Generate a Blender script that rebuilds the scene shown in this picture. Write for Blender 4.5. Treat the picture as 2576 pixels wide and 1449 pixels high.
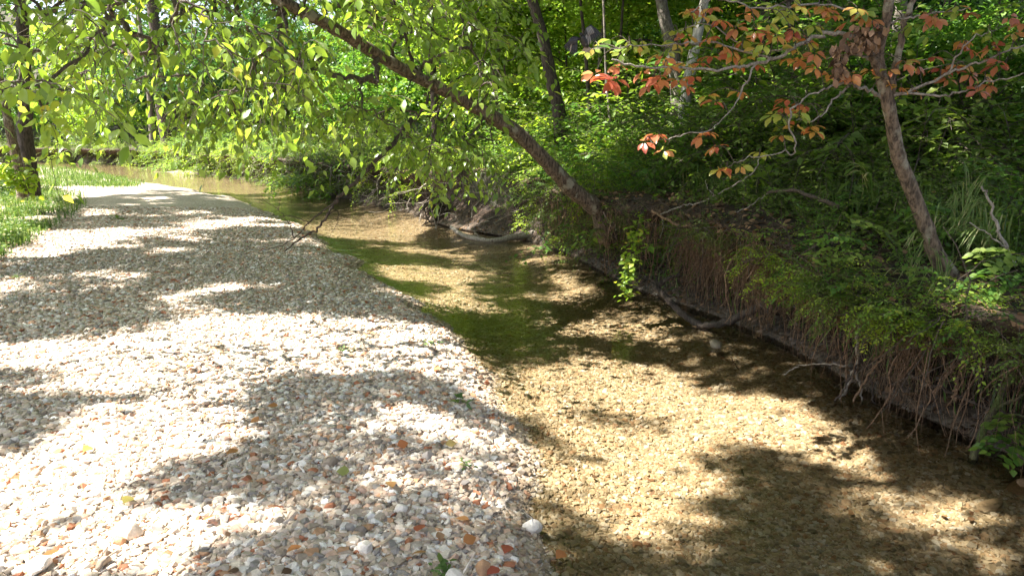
import bpy, bmesh, math, random
import numpy as np
from math import radians as R
for o in list(bpy.data.objects): bpy.data.objects.remove(o, do_unlink=True)
S = bpy.context.scene
C = S.collection
# ------------------------------------------------------------------ camera
CAMH = 1.70; PITCH = R(11.4); F = 1861.0; CX, CY = 1288.0, 724.5       # photo measured 2576 px wide
cam = bpy.data.cameras.new('camera'); co = bpy.data.objects.new('camera', cam); C.objects.link(co)
cam.sensor_width = 36; cam.lens = 36*F/2576; cam.clip_start = .05; cam.clip_end = 600
co.location = (0, 0, CAMH); co.rotation_euler = (R(90)-PITCH, 0, 0); S.camera = co
# ------------------------------------------------------------------ light
SUN_EL, SUN_AZ = R(56), R(-97)          # azimuth measured from +Y (view direction), clockwise
sdir = np.array([math.sin(SUN_AZ)*math.cos(SUN_EL), math.cos(SUN_AZ)*math.cos(SUN_EL), math.sin(SUN_EL)])
w = bpy.data.worlds.new('World'); S.world = w; w.use_nodes = True
nt = w.node_tree; bg = nt.nodes['Background']; sky = nt.nodes.new('ShaderNodeTexSky')
sky.sky_type = 'NISHITA'; sky.sun_disc = False; sky.sun_elevation = SUN_EL; sky.sun_rotation = SUN_AZ
sky.dust_density = 2.0; sky.air_density = .8
hs = nt.nodes.new('ShaderNodeHueSaturation'); hs.inputs['Saturation'].default_value = .55
nt.links.new(sky.outputs[0], hs.inputs['Color']); nt.links.new(hs.outputs[0], bg.inputs[0]); bg.inputs[1].default_value = .078
sl = bpy.data.lights.new('sun', 'SUN'); so = bpy.data.objects.new('sun', sl); C.objects.link(so)
sl.energy = 5.0; sl.angle = R(.53); sl.color = (1, .95, .86)
from mathutils import Vector
so.rotation_euler = Vector(sdir).to_track_quat('Z', 'Y').to_euler(); so.location = (-6, 0, 12)
S.view_settings.view_transform = 'Standard'; S.view_settings.look = 'None'
S.view_settings.gamma = 1; S.view_settings.exposure = 2.3
cy = S.cycles
cy.max_bounces = 8; cy.diffuse_bounces = 4; cy.glossy_bounces = 3; cy.transmission_bounces = 5
cy.transparent_max_bounces = 12; cy.caustics_reflective = False; cy.caustics_refractive = False
cy.sample_clamp_indirect = 6
# ------------------------------------------------------------------ pixel -> world
st, ct = math.sin(PITCH), math.cos(PITCH)
def ray(px, py):
    a = (px-CX)/F; b = -(py-CY)/F
    return np.array([a, ct+b*st, -st+b*ct])
def at(px, py, Y):
    d = ray(px, py); return np.array([0, 0, CAMH])+d*(Y/d[1])
def gp(px, py, z=0.):
    d = ray(px, py); return np.array([0, 0, CAMH])+d*((z-CAMH)/d[2])
def proj(P):
    P = np.asarray(P, float); X = P[..., 0]; Y = P[..., 1]; Z = P[..., 2]-CAMH
    f = np.maximum(Y*ct-Z*st, 1e-3); u = Y*st+Z*ct
    return CX+F*X/f, CY-F*u/f, Y*ct-Z*st
# ------------------------------------------------------------------ noise
def _grid(seed): return np.random.RandomState(seed).rand(256, 256)
_G = {}
def vn(x, y, sc, seed=0):
    if seed not in _G: _G[seed] = _grid(seed)
    g = _G[seed]; x = np.asarray(x)/sc+1000.3; y = np.asarray(y)/sc+1000.7
    xi = np.floor(x).astype(int); yi = np.floor(y).astype(int); fx = x-xi; fy = y-yi
    fx = fx*fx*(3-2*fx); fy = fy*fy*(3-2*fy)
    a = g[xi % 256, yi % 256]; b = g[(xi+1) % 256, yi % 256]; c = g[xi % 256, (yi+1) % 256]; d = g[(xi+1) % 256, (yi+1) % 256]
    return (a*(1-fx)+b*fx)*(1-fy)+(c*(1-fx)+d*fx)*fy
def fbm(x, y, sc, seed=0, o=4):
    s = 0; a = 1; t = 0
    for i in range(o):
        s = s+a*vn(x, y, sc/2**i, seed+i); t += a; a *= .5
    return s/t
def sstep(x, a, b):
    t = np.clip((x-a)/(b-a), 0, 1); return t*t*(3-2*t)
# ------------------------------------------------------------------ object helpers
def tag(o, label=None, cat=None, group=None, kind=None):
    if label: o['label'] = label
    if cat: o['category'] = cat
    if group: o['group'] = group
    if kind: o['kind'] = kind
    return o
def empty(name, loc, label=None, cat=None, group=None):
    o = bpy.data.objects.new(name, None); C.objects.link(o); o.location = [float(v) for v in loc]; o.empty_display_size = .1
    return tag(o, label, cat, group)
def mesh(name, verts, faces, rnd=None, smooth=True, extra=None):
    """faces: list of int arrays (n,k); rnd: per face floats (concatenated)"""
    verts = np.ascontiguousarray(verts, np.float32)
    if not isinstance(faces, list): faces = [faces]
    faces = [np.asarray(f) for f in faces if len(f)]
    me = bpy.data.meshes.new(name)
    me.vertices.add(len(verts)); me.vertices.foreach_set('co', verts.ravel())
    loops = np.concatenate([f.ravel() for f in faces]).astype(np.int32)
    cnt = np.concatenate([np.full(len(f), f.shape[1], np.int32) for f in faces])
    me.loops.add(len(loops)); me.loops.foreach_set('vertex_index', loops)
    me.polygons.add(len(cnt)); start = np.concatenate([[0], np.cumsum(cnt)[:-1]]).astype(np.int32)
    me.polygons.foreach_set('loop_start', start); me.polygons.foreach_set('loop_total', cnt)
    me.polygons.foreach_set('use_smooth', np.full(len(cnt), smooth))
    if rnd is not None:
        a = me.attributes.new('rnd', 'FLOAT', 'FACE'); a.data.foreach_set('value', np.ascontiguousarray(rnd, np.float32))
    if extra:
        for k, v in extra.items():
            a = me.attributes.new(k, 'FLOAT', 'POINT'); a.data.foreach_set('value', np.ascontiguousarray(v, np.float32))
    me.update(); me.validate()
    return me
def link(name, me, mat, parent=None, loc=None):
    o = bpy.data.objects.new(name, me); C.objects.link(o)
    if mat and not me.materials: me.materials.append(mat)
    if loc is not None: o.location = [float(v) for v in loc]
    if parent is not None: o.parent = parent
    return o
def copy_tree(o, parent=None):
    c = o.copy(); C.objects.link(c); c.parent = parent
    for ch in list(o.children): copy_tree(ch, c)
    return c
class MB:
    def __init__(s): s.v = []; s.f = {}; s.r = {}; s.n = 0
    def add(s, v, f, r=0.):
        f = np.asarray(f); k = f.shape[1]
        s.f.setdefault(k, []).append(f+s.n); s.r.setdefault(k, []).append(np.full(len(f), r) if np.isscalar(r) else np.asarray(r))
        s.v.append(np.asarray(v, float)); s.n += len(v)
    def tube(s, P, rad, sides=6, r=0., cap=True, wob=0., rs=None):
        P = np.asarray(P, float); n = len(P); rad = np.broadcast_to(np.asarray(rad, float), (n,)).copy()
        T = np.gradient(P, axis=0); T /= np.linalg.norm(T, axis=1)[:, None]+1e-9
        ref = np.array([0, 0, 1.]) if abs(T[0][2]) < .9 else np.array([0, 1., 0])
        a = np.linspace(0, 2*math.pi, sides, endpoint=False); V = np.zeros((n, sides, 3))
        u = ref-T[0]*ref.dot(T[0])
        for i in range(n):
            u = u-T[i]*u.dot(T[i]); u /= np.linalg.norm(u)+1e-9; b = np.cross(T[i], u)
            rr = rad[i]*(1+(wob*(rs.rand(sides)-.5) if wob else 0))
            V[i] = P[i]+(np.cos(a)*rr)[:, None]*u+(np.sin(a)*rr)[:, None]*b
        i, j = np.meshgrid(np.arange(n-1), np.arange(sides), indexing='ij'); j2 = (j+1) % sides
        q = np.stack([i*sides+j, i*sides+j2, (i+1)*sides+j2, (i+1)*sides+j], -1).reshape(-1, 4)
        V = V.reshape(-1, 3)
        if cap:
            V = np.vstack([V, P[0], P[-1]]); jj = np.arange(sides); k = (jj+1) % sides
            s.add(V, q, r); base = s.n-len(V); s.v_dummy = 0
            t = np.vstack([np.stack([k, jj, np.full(sides, n*sides)], 1), np.stack([(n-1)*sides+jj, (n-1)*sides+k, np.full(sides, n*sides+1)], 1)])
            s.f.setdefault(3, []).append(t+base); s.r.setdefault(3, []).append(np.full(len(t), float(r) if np.isscalar(r) else 0.))
        else: s.add(V, q, r)
    def me(s, name, smooth=True, off=None):
        V = np.vstack(s.v)
        if off is not None: V = V-np.asarray(off)
        ks = sorted(s.f); return mesh(name, V, [np.vstack(s.f[k]) for k in ks], np.concatenate([np.concatenate(s.r[k]) for k in ks]), smooth)
def spl(P, n):
    """Catmull-Rom resample; P (m,k)"""
    P = np.asarray(P, float); m = len(P)
    if m < 3:
        t = np.linspace(0, 1, n)[:, None]; return P[0]*(1-t)+P[-1]*t
    Q = np.vstack([2*P[0]-P[1], P, 2*P[-1]-P[-2]]); t = np.linspace(0, m-1-1e-6, n); i = t.astype(int); f = (t-i)[:, None]
    a, b, c, d = Q[i], Q[i+1], Q[i+2], Q[i+3]
    return .5*((2*b)+(-a+c)*f+(2*a-5*b+4*c-d)*f**2+(-a+3*b-3*c+d)*f**3)
# leaf templates: x width, y length, z normal ; all triangles
_ov = np.array([[0,0,0],[0,.33,.0],[0,.7,-.03],[0,1,-.14],[-.2,.2,.05],[-.29,.45,.05],[-.14,.78,-.02],[.2,.2,.05],[.29,.45,.05],[.14,.78,-.02]])
_ovf = np.array([[0,1,4],[1,5,4],[1,2,5],[2,6,5],[2,3,6],[0,7,1],[1,7,8],[1,8,2],[2,8,9],[2,9,3]])
_rh = np.array([[0,0,0],[-.3,.42,.07],[0,1,-.06],[.3,.42,.07]]); _rhf = np.array([[0,2,1],[0,3,2]])
_ob = _ov.copy(); _ob[:, 0] *= .95; _ob[4:, 1] += .12; _ob[3] = [0, 1, -.18]   # obovate leaflet
_bl = np.array([[-.03,0,0],[.03,0,0],[-.045,.35,.03],[.045,.35,.03],[-.035,.7,-.06],[.035,.7,-.06],[0,1,-.3]])
_blf = np.array([[0,1,3],[0,3,2],[2,3,5],[2,5,4],[4,5,6]])
TPL = {'ovate': (_ov, _ovf), 'rhomb': (_rh, _rhf), 'obov': (_ob, _ovf), 'blade': (_bl, _blf)}
def leaf_arrays(pos, d, nrm, size, tpl='rhomb', wid=1.):
    T, f = TPL[tpl]; pos = np.asarray(pos, float); n = len(pos)
    d = d/(np.linalg.norm(d, axis=1)[:, None]+1e-9); x = np.cross(d, nrm); x /= np.linalg.norm(x, axis=1)[:, None]+1e-9
    z = np.cross(x, d); size = np.broadcast_to(size, (n,))[:, None, None]
    V = pos[:, None]+size*(T[None, :, 0:1]*wid*x[:, None]+T[None, :, 1:2]*d[:, None]+T[None, :, 2:3]*z[:, None])
    Fc = (f[None]+(np.arange(n)*len(T))[:, None, None]).reshape(-1, 3)
    return V.reshape(-1, 3), Fc, len(f)
def leaf_mesh(name, pos, d, nrm, size, rnd, tpl='rhomb', wid=1., off=None):
    V, Fc, k = leaf_arrays(pos, d, nrm, size, tpl, wid)
    if off is not None: V = V-np.asarray(off)
    return mesh(name, V, [Fc], np.repeat(rnd, k), True)
# ------------------------------------------------------------------ materials
def nm(name):
    m = bpy.data.materials.new(name); m.use_nodes = True; t = m.node_tree; return m, t, t.nodes['Principled BSDF'], t.nodes['Material Output']
def ramp(t, stops, interp='LINEAR'):
    r = t.nodes.new('ShaderNodeValToRGB'); e = r.color_ramp; e.interpolation = interp
    while len(e.elements) < len(stops): e.elements.new(.5)
    for el, (p, c) in zip(e.elements, stops): el.position = p; el.color = (*c, 1)
    return r
def noise(t, scale, detail=5, vec=None, rough=.55):
    n = t.nodes.new('ShaderNodeTexNoise'); n.inputs['Scale'].default_value = scale; n.inputs['Detail'].default_value = detail; n.inputs['Roughness'].default_value = rough
    if vec is not None: t.links.new(vec, n.inputs['Vector'])
    return n
def objco(t): return t.nodes.new('ShaderNodeNewGeometry').outputs['Position']
def mix(t, a, b, fac, mode='MIX'):
    m = t.nodes.new('ShaderNodeMix'); m.data_type = 'RGBA'; m.blend_type = mode
    for s, v in ((m.inputs[6], a), (m.inputs[7], b), (m.inputs[0], fac)):
        if hasattr(v, 'is_linked') or hasattr(v, 'links'): t.links.new(v, s)
        elif isinstance(v, tuple): s.default_value = (*v, 1)
        else: s.default_value = v
    return m.outputs[2]
def bump(t, h, dist, strength=1.):
    b = t.nodes.new('ShaderNodeBump'); b.inputs['Distance'].default_value = dist; b.inputs['Strength'].default_value = strength
    t.links.new(h, b.inputs['Height']); return b.outputs[0]
def leafmat(name, stops, trans=.42, rough=.42, tr_gain=(1.5, 1.6, .7), spec=.5):
    m, t, p, out = nm(name)
    at_ = t.nodes.new('ShaderNodeAttribute'); at_.attribute_name = 'rnd'
    r = ramp(t, stops); t.links.new(at_.outputs['Fac'], r.inputs[0])
    t.links.new(r.outputs[0], p.inputs['Base Color']); p.inputs['Roughness'].default_value = rough; p.inputs['Specular IOR Level'].default_value = spec
    tr = t.nodes.new('ShaderNodeBsdfTranslucent'); g = mix(t, r.outputs[0], tuple(tr_gain), 1., 'MULTIPLY'); t.links.new(g, tr.inputs[0])
    ms = t.nodes.new('ShaderNodeMixShader'); ms.inputs[0].default_value = trans
    t.links.new(p.outputs[0], ms.inputs[1]); t.links.new(tr.outputs[0], ms.inputs[2]); t.links.new(ms.outputs[0], out.inputs[0])
    return m
M = {}
M['leaf_hang'] = leafmat('leaf_hang', [(0, (.10,.18,.04)), (.5, (.17,.27,.05)), (.85, (.24,.34,.07)), (1, (.40,.38,.09))], .52, .3, (2.0, 1.9, .8), .7)
M['leaf_under'] = leafmat('leaf_under', [(0, (.05,.12,.028)), (.45, (.09,.19,.035)), (.8, (.17,.28,.05)), (.95, (.28,.34,.06)), (1, (.42,.25,.07))], .48, .42)
M['leaf_lime'] = leafmat('leaf_lime', [(0, (.11,.20,.03)), (.5, (.22,.33,.04)), (.9, (.34,.42,.06)), (1, (.48,.34,.07))], .52, .42)
M['leaf_dark'] = leafmat('leaf_dark', [(0, (.02,.06,.022)), (.5, (.04,.11,.035)), (.9, (.07,.17,.05)), (1, (.16,.22,.05))], .35, .5)
M['leaf_shrub'] = leafmat('leaf_shrub', [(0, (.06,.10,.025)), (.5, (.12,.19,.035)), (.85, (.21,.28,.055)), (.96, (.24,.30,.08)), (1, (.38,.20,.09))], .42, .5)
M['leaf_red'] = leafmat('leaf_red', [(0, (.28,.065,.045)), (.2, (.38,.12,.07)), (.42, (.46,.21,.085)), (.55, (.46,.31,.09)), (.64, (.34,.37,.08)), (.85, (.24,.34,.07)), (1, (.10,.20,.06))], .48, .3, (1.8, 1.6, 1.0))
M['grass'] = leafmat('grass', [(0, (.055,.11,.028)), (.6, (.11,.19,.045)), (.88, (.20,.26,.08)), (1, (.36,.31,.17))], .36, .55)
M['dry_leaf'] = leafmat('dry_leaf', [(0, (.38,.08,.06)), (.3, (.42,.17,.06)), (.6, (.40,.22,.09)), (.8, (.22,.13,.07)), (.9, (.36,.31,.09)), (1, (.10,.19,.05))], .2, .6)
M['dead_leaf'] = leafmat('dead_leaf', [(0, (.05,.028,.016)), (.6, (.16,.09,.05)), (1, (.30,.18,.10))], .12, .75)
def barkmat(name, c1, c2, c3, sc=14, lich=.6):
    m, t, p, out = nm(name); pos = objco(t)
    mp = t.nodes.new('ShaderNodeMapping'); mp.inputs['Scale'].default_value = (1, 1, .3); t.links.new(pos, mp.inputs[0])
    n1 = noise(t, sc*3, 8, mp.outputs[0], .65); n2 = noise(t, sc*.5, 5, pos)
    r1 = ramp(t, [(.38, c1), (.62, c2)]); t.links.new(n1.outputs[0], r1.inputs[0])
    r2 = ramp(t, [(lich, (0,0,0)), (lich+.08, (1,1,1))]); t.links.new(n2.outputs[0], r2.inputs[0])
    t.links.new(mix(t, r1.outputs[0], c3, r2.outputs[0]), p.inputs['Base Color']); p.inputs['Roughness'].default_value = .85
    t.links.new(bump(t, n1.outputs[0], .035, 1.), p.inputs['Normal']); return m
M['bark_brown'] = barkmat('bark_brown', (.045,.03,.02), (.26,.19,.13), (.34,.31,.23), 16, .56)
M['bark_grey'] = barkmat('bark_grey', (.07,.06,.05), (.22,.19,.155), (.30,.29,.24))
M['bark_dark'] = barkmat('bark_dark', (.025,.018,.014), (.10,.075,.06), (.14,.13,.10), 10, .66)
M['bark_sunlit'] = barkmat('bark_sunlit', (.30,.28,.25), (.60,.57,.52), (.22,.18,.14), 9, .62)  # pale tones carry the sunlight on one trunk
M['twig'] = barkmat('twig', (.06,.045,.035), (.17,.13,.10), (.22,.20,.16), 30)
M['dead_wood'] = barkmat('dead_wood', (.22,.19,.16), (.44,.39,.33), (.16,.12,.09), 20)
M['mossy'] = barkmat('mossy', (.05,.045,.03), (.15,.14,.06), (.09,.12,.03), 16, .5)
M['root'] = barkmat('root', (.14,.08,.045), (.50,.32,.195), (.30,.21,.135), 40, .6)
STOPS = [(0, (.46,.40,.33)), (.14, (.62,.56,.49)), (.28, (.38,.315,.25)), (.38, (.72,.69,.65)), (.50, (.55,.44,.35)), (.60, (.30,.28,.27)), (.68, (.60,.51,.43)),
         (.78, (.45,.27,.16)), (.83, (.62,.43,.33)), (.88, (.21,.18,.155)), (.91, (.36,.15,.08)), (.935, (.82,.80,.77))]
WET = [(0, (.40,.33,.22)), (.14, (.54,.47,.34)), (.28, (.27,.215,.13)), (.38, (.60,.56,.46)), (.50, (.46,.36,.23)), (.60, (.22,.20,.145)), (.68, (.48,.42,.30)),
       (.78, (.36,.22,.12)), (.83, (.52,.38,.24)), (.88, (.14,.125,.09)), (.91, (.29,.14,.07)), (.935, (.64,.63,.56))]
_mw = (.37,.29,.18)
WET = [(p_, tuple(c*.80+m*.18 for c, m in zip(col, _mw))) for p_, col in WET]
WET = [(p_, (c[0]*.80, c[1]*.79, c[2]*.84)) for p_, c in WET]
STOPS = [(p_, (min(c[0]*1.10, .86), min(c[1]*1.08, .84), min(c[2]*1.05, .8))) for p_, c in STOPS]
def stonemat(name, stops, rough=.8):
    m, t, p, out = nm(name); a = t.nodes.new('ShaderNodeAttribute'); a.attribute_name = 'rnd'
    r = ramp(t, stops, 'CONSTANT'); t.links.new(a.outputs['Fac'], r.inputs[0]); pos = objco(t)
    n = noise(t, 70, 6, pos, .7); v = ramp(t, [(.25, (.68,.66,.63)), (.75, (1.12,1.1,1.08))]); t.links.new(n.outputs[0], v.inputs[0])
    t.links.new(mix(t, r.outputs[0], v.outputs[0], 1., 'MULTIPLY'), p.inputs['Base Color']); p.inputs['Roughness'].default_value = rough
    t.links.new(bump(t, n.outputs[0], .004, .6), p.inputs['Normal']); return m
M['stone'] = stonemat('stone', STOPS); M['stone_damp'] = stonemat('stone_damp', [(p_, (c[0]*.60, c[1]*.54, c[2]*.46)) for p_, c in STOPS], .45); M['stone_wet'] = stonemat('stone_wet', WET, .6)
M['stone_shade'] = stonemat('stone_shade', [(p_, tuple(c*.4 for c in col)) for p_, col in WET], .7)  # wet stone tones darkened to stand in for shade under the bank
def groundmat():
    """zones from point attributes: bed (under water), soil (forest floor)"""
    m, t, p, out = nm('ground_mat'); pos = objco(t)
    cols = []; hs = []
    for sc in (26., 60.):
        v = t.nodes.new('ShaderNodeTexVoronoi'); v.inputs['Scale'].default_value = sc; t.links.new(pos, v.inputs['Vector'])
        sep = t.nodes.new('ShaderNodeSeparateColor'); t.links.new(v.outputs['Color'], sep.inputs[0]); cols.append(sep.outputs[0]); hs.append(v.outputs['Distance'])
    out_c = []
    for stops in (STOPS, WET):
        c = []
        for k in range(2):
            r = ramp(t, stops, 'CONSTANT'); t.links.new(cols[k], r.inputs[0]); c.append(r.outputs[0])
        nn = noise(t, 3.2, 4, pos); rr = ramp(t, [(.42, (0,0,0)), (.58, (1,1,1))]); t.links.new(nn.outputs[0], rr.inputs[0])
        cc = mix(t, c[0], c[1], rr.outputs[0])
        av = (.50,.45,.385) if stops is STOPS else (.36,.29,.18)
        out_c.append(mix(t, cc, av, .45))
    dk = ramp(t, [(0, (1,1,1)), (.55, (.9,.88,.85)), (.9, (.5,.46,.42))]); t.links.new(hs[0], dk.inputs[0])
    big = noise(t, .8, 5, pos); bv = ramp(t, [(.3, (.82,.80,.76)), (.7, (1.08,1.06,1.05))]); t.links.new(big.outputs[0], bv.inputs[0])
    bed = t.nodes.new('ShaderNodeAttribute'); bed.attribute_name = 'bed'; soil = t.nodes.new('ShaderNodeAttribute'); soil.attribute_name = 'soil'
    g = mix(t, out_c[0], out_c[1], bed.outputs['Fac']); g = mix(t, g, dk.outputs[0], 1., 'MULTIPLY'); g = mix(t, g, bv.outputs[0], 1., 'MULTIPLY')
    n3 = noise(t, 9, 8, pos, .7); sr = ramp(t, [(.3, (.03,.022,.014)), (.46, (.05,.035,.02)), (.54, (.03,.045,.015)), (.62, (.10,.065,.04)), (.72, (.19,.13,.08))]); t.links.new(n3.outputs[0], sr.inputs[0])
    g = mix(t, g, sr.outputs[0], soil.outputs['Fac']); t.links.new(g, p.inputs['Base Color']); p.inputs['Roughness'].default_value = .85
    t.links.new(bump(t, hs[0], .02, .8), p.inputs['Normal']); b = t.nodes['Bump']; b.invert = True
    return m
M['ground'] = groundmat()
def soilmat():
    m, t, p, out = nm('bank_soil'); pos = objco(t)
    n = noise(t, 7, 8, pos, .7); r = ramp(t, [(.35, (.014,.009,.006)), (.5, (.045,.027,.017)), (.62, (.10,.062,.04)), (.78, (.24,.155,.105))]); t.links.new(n.outputs[0], r.inputs[0])
    v = t.nodes.new('ShaderNodeTexVoronoi'); v.inputs['Scale'].default_value = 22; t.links.new(pos, v.inputs['Vector'])
    sep = t.nodes.new('ShaderNodeSeparateColor'); t.links.new(v.outputs['Color'], sep.inputs[0])
    rr = ramp(t, WET, 'CONSTANT'); t.links.new(sep.outputs[0], rr.inputs[0])
    sx = t.nodes.new('ShaderNodeSeparateXYZ'); t.links.new(pos, sx.inputs[0])
    zr = ramp(t, [(.02, (.18,.18,.18)), (.16, (0,0,0))]); t.links.new(sx.outputs[2], zr.inputs[0])  # stone tint at the foot kept weak, in place of deeper shade
    t.links.new(mix(t, r.outputs[0], rr.outputs[0], zr.outputs[0]), p.inputs['Base Color']); p.inputs['Roughness'].default_value = .9
    ad = t.nodes.new('ShaderNodeMath'); ad.operation = 'MULTIPLY_ADD'; t.links.new(v.outputs['Distance'], ad.inputs[0]); ad.inputs[1].default_value = -.6; t.links.new(n.outputs[0], ad.inputs[2])
    t.links.new(bump(t, ad.outputs[0], .05, 1), p.inputs['Normal']); return m
M['soil'] = soilmat()
def watermat():
    m = bpy.data.materials.new('water_mat'); m.use_nodes = True; t = m.node_tree; t.nodes.clear()
    out = t.nodes.new('ShaderNodeOutputMaterial'); g = t.nodes.new('ShaderNodeBsdfGlossy'); g.inputs['Roughness'].default_value = .015
    tr = t.nodes.new('ShaderNodeBsdfTransparent'); tr.inputs[0].default_value = (.94,.90,.80,1); fr = t.nodes.new('ShaderNodeFresnel'); fr.inputs[0].default_value = 1.33
    ms = t.nodes.new('ShaderNodeMixShader'); t.links.new(fr.outputs[0], ms.inputs[0]); t.links.new(tr.outputs[0], ms.inputs[1]); t.links.new(g.outputs[0], ms.inputs[2]); t.links.new(ms.outputs[0], out.inputs[0])
    pos = objco(t); n = noise(t, 5, 3, pos); n2 = noise(t, 28, 2, pos); ad = t.nodes.new('ShaderNodeMath'); ad.operation = 'MULTIPLY_ADD'
    t.links.new(n2.outputs[0], ad.inputs[0]); ad.inputs[1].default_value = .14; t.links.new(n.outputs[0], ad.inputs[2])
    b = bump(t, ad.outputs[0], .02, .6); t.links.new(b, g.inputs['Normal']); t.links.new(b, fr.inputs['Normal']); return m
M['water'] = watermat()
def simple(name, c1, c2, sc=30, rough=.8):
    m, t, p, out = nm(name); n = noise(t, sc, 5, objco(t)); r = ramp(t, [(.3, c1), (.7, c2)]); t.links.new(n.outputs[0], r.inputs[0]); t.links.new(r.outputs[0], p.inputs['Base Color']); p.inputs['Roughness'].default_value = rough
    t.links.new(bump(t, n.outputs[0], .01, .5), p.inputs['Normal']); return m

# ================================================================== TERRAIN
def curve_from_px(L):
    P = np.array([gp(x, y)[:2] for x, y in L]); return P
LW = curve_from_px([(1400,1560),(1390,1449),(1375,1330),(1345,1230),(1335,1140),(1290,1060),(1240,970),(1215,900),(1130,825),(1025,742),(930,682),(835,622),(760,580),(690,540),(600,505),(480,480),(350,460),(250,440),(130,424),(-200,417)])
RW = curve_from_px([(3000,1500),(2700,1290),(2560,1205),(2380,1105),(2210,1045),(2085,990),(2000,905),(1855,842),(1705,778),(1562,736),(1440,662),(1330,612),(1200,590),(1110,572),(1000,532),(870,502),(720,472),(600,452),(480,437),(430,426),(380,418),(120,409)])
LW = np.vstack([[LW[0][0]+.2, -8], LW, [LW[-1][0]-60, LW[-1][1]+20]]); RW = np.vstack([[RW[0][0]+.9, -8], [RW[0][0]+.35, .5], RW, [RW[-1][0]-60, RW[-1][1]+25]])
def sdist(x, y, P):
    """signed distance, positive to the right of the polyline travelling away"""
    x = np.asarray(x, float); y = np.asarray(y, float); best = np.full(x.shape, 1e9); sg = np.ones(x.shape)
    for a, b in zip(P[:-1], P[1:]):
        d = b-a; L2 = d.dot(d); t = np.clip(((x-a[0])*d[0]+(y-a[1])*d[1])/L2, 0, 1)
        ex = x-(a[0]+t*d[0]); ey = y-(a[1]+t*d[1]); D = np.hypot(ex, ey); cr = (x-a[0])*d[1]-(y-a[1])*d[0]
        m = D < best-1e-9; best = np.where(m, D, best); sg = np.where(m, np.sign(cr), sg)
    return best*sg
def smooth_poly(P, n=220):
    return spl(P, n)
def resample(P, n, k):
    L = np.concatenate([[0], np.cumsum(np.linalg.norm(np.diff(P, axis=0), axis=1))]); u = (np.linspace(0, 1, n)**2)*L[-1]
    Q = np.stack([np.interp(u, L, P[:, i]) for i in range(2)], 1); K = np.ones(k)/k; R_ = np.stack([np.convolve(np.pad(Q[:, i], k//2, 'edge'), K, 'valid')[:n] for i in range(2)], 1); R_[0] = Q[0]; R_[-1] = Q[-1]; return R_
LWs = resample(LW, 200, 3); RWs = resample(RW, 200, 5)
# jagged shoreline
def hsc(y): return .80+.20*sstep(y, 4.4, 7.)
def terrain(x, y):
    x = np.asarray(x, float); y = np.asarray(y, float)
    nz = (fbm(x, y, .5, 11, 4)-.5)*.34*np.clip(y/6, .55, 2)
    dl = -sdist(x, y, LWs)+nz                         # + on the gravel bar
    dr = sdist(x, y, RWs)                             # + inside the right bank
    z = .15*(1-np.exp(-np.maximum(dl, 0)/.28))+.05*sstep(dl, 1, 5)+(fbm(x, y, 1.8, 3, 4)-.5)*.10*sstep(dl, .1, 1.2)
    z = z+.25*sstep(dl, 7, 12)+.5*sstep(dl, 12, 26)
    bed = -.14*(1-np.exp(np.minimum(dl, 0)/.45))*(1-.75*sstep(dr, -.8, 0))+(fbm(x, y, .8, 7, 3)-.5)*.05*sstep(-dl, .2, .8)
    z = np.where(dl > 0, z, bed)
    ins = sstep(dr, .62, .9); top = .99*hsc(y)+.10*fbm(x, y, .8, 21, 4)+.3*sstep(dr, 1, 5)+.9*sstep(dr, 6, 30)
    z = np.where(dr > 0, z*(1-ins)+ins*top, z)
    # far spit of sand across the stream
    sx, sy = gp(620, 433)[:2]; z = z+.21*np.exp(-((x-sx)/7.)**2-((y-sy-.05*(x-sx))/1.3)**2)
    z = z+14*sstep(y, 62, 110)+6*sstep(np.abs(x), 45, 90)
    return z, dl, dr
def tz(x, y): return float(terrain(np.array([x]), np.array([y]))[0][0])
ys = np.concatenate([np.linspace(-8, 1.6, 20), np.arange(1.7, 10, .045), 10*1.0085**np.arange(0, 300)]); ys = ys[ys < 140]
xs0 = np.concatenate([np.arange(-1, 1.001, .0072)]); xs0 = np.sign(xs0)*np.abs(xs0)**1.5
X = []; 
for yy in ys: X.append(xs0*np.interp(yy, [-8, 2, 10, 60, 140], [9, 9, 18, 75, 130]))
X = np.array(X); Y = np.repeat(ys[:, None], len(xs0), 1); Z, DL, DR = terrain(X, Y)
nr, nc = X.shape; I = np.arange(nr*nc).reshape(nr, nc)
Q = np.stack([I[:-1, :-1], I[:-1, 1:], I[1:, 1:], I[1:, :-1]], -1).reshape(-1, 4)
bedA = np.where((DL < .02) & (DR < .4), 1, 0)*1.; bedA = np.where(Z < .012, 1., np.clip(1-(Z-.012)/.02, 0, 1)*.8)
soilA = np.maximum(sstep(DR, .3, .7), sstep(DL+(fbm(X, Y, 1., 5)-.5)*2, 5.5, 7.5)*np.where(Y < 25, 1, 0)); soilA = np.maximum(soilA, np.where((Y > 55), sstep(Z, .5, 1), 0))
gme = mesh('ground', np.stack([X, Y, Z], -1).reshape(-1, 3), [Q], None, True, {'bed': bedA.ravel(), 'soil': soilA.ravel()})
tag(link('ground', gme, M['ground']), 'pale gravel bar and stony stream bed with forest floor behind', kind='structure')
# water
wv = np.array([[-130, -8, 0], [60, -8, 0], [60, 75, 0], [-130, 75, 0]], float)
tag(link('stream_water', mesh('stream_water', wv, [np.array([[0, 1, 2, 3]])]), M['water']), 'clear shallow amber stream water', kind='structure')
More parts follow.
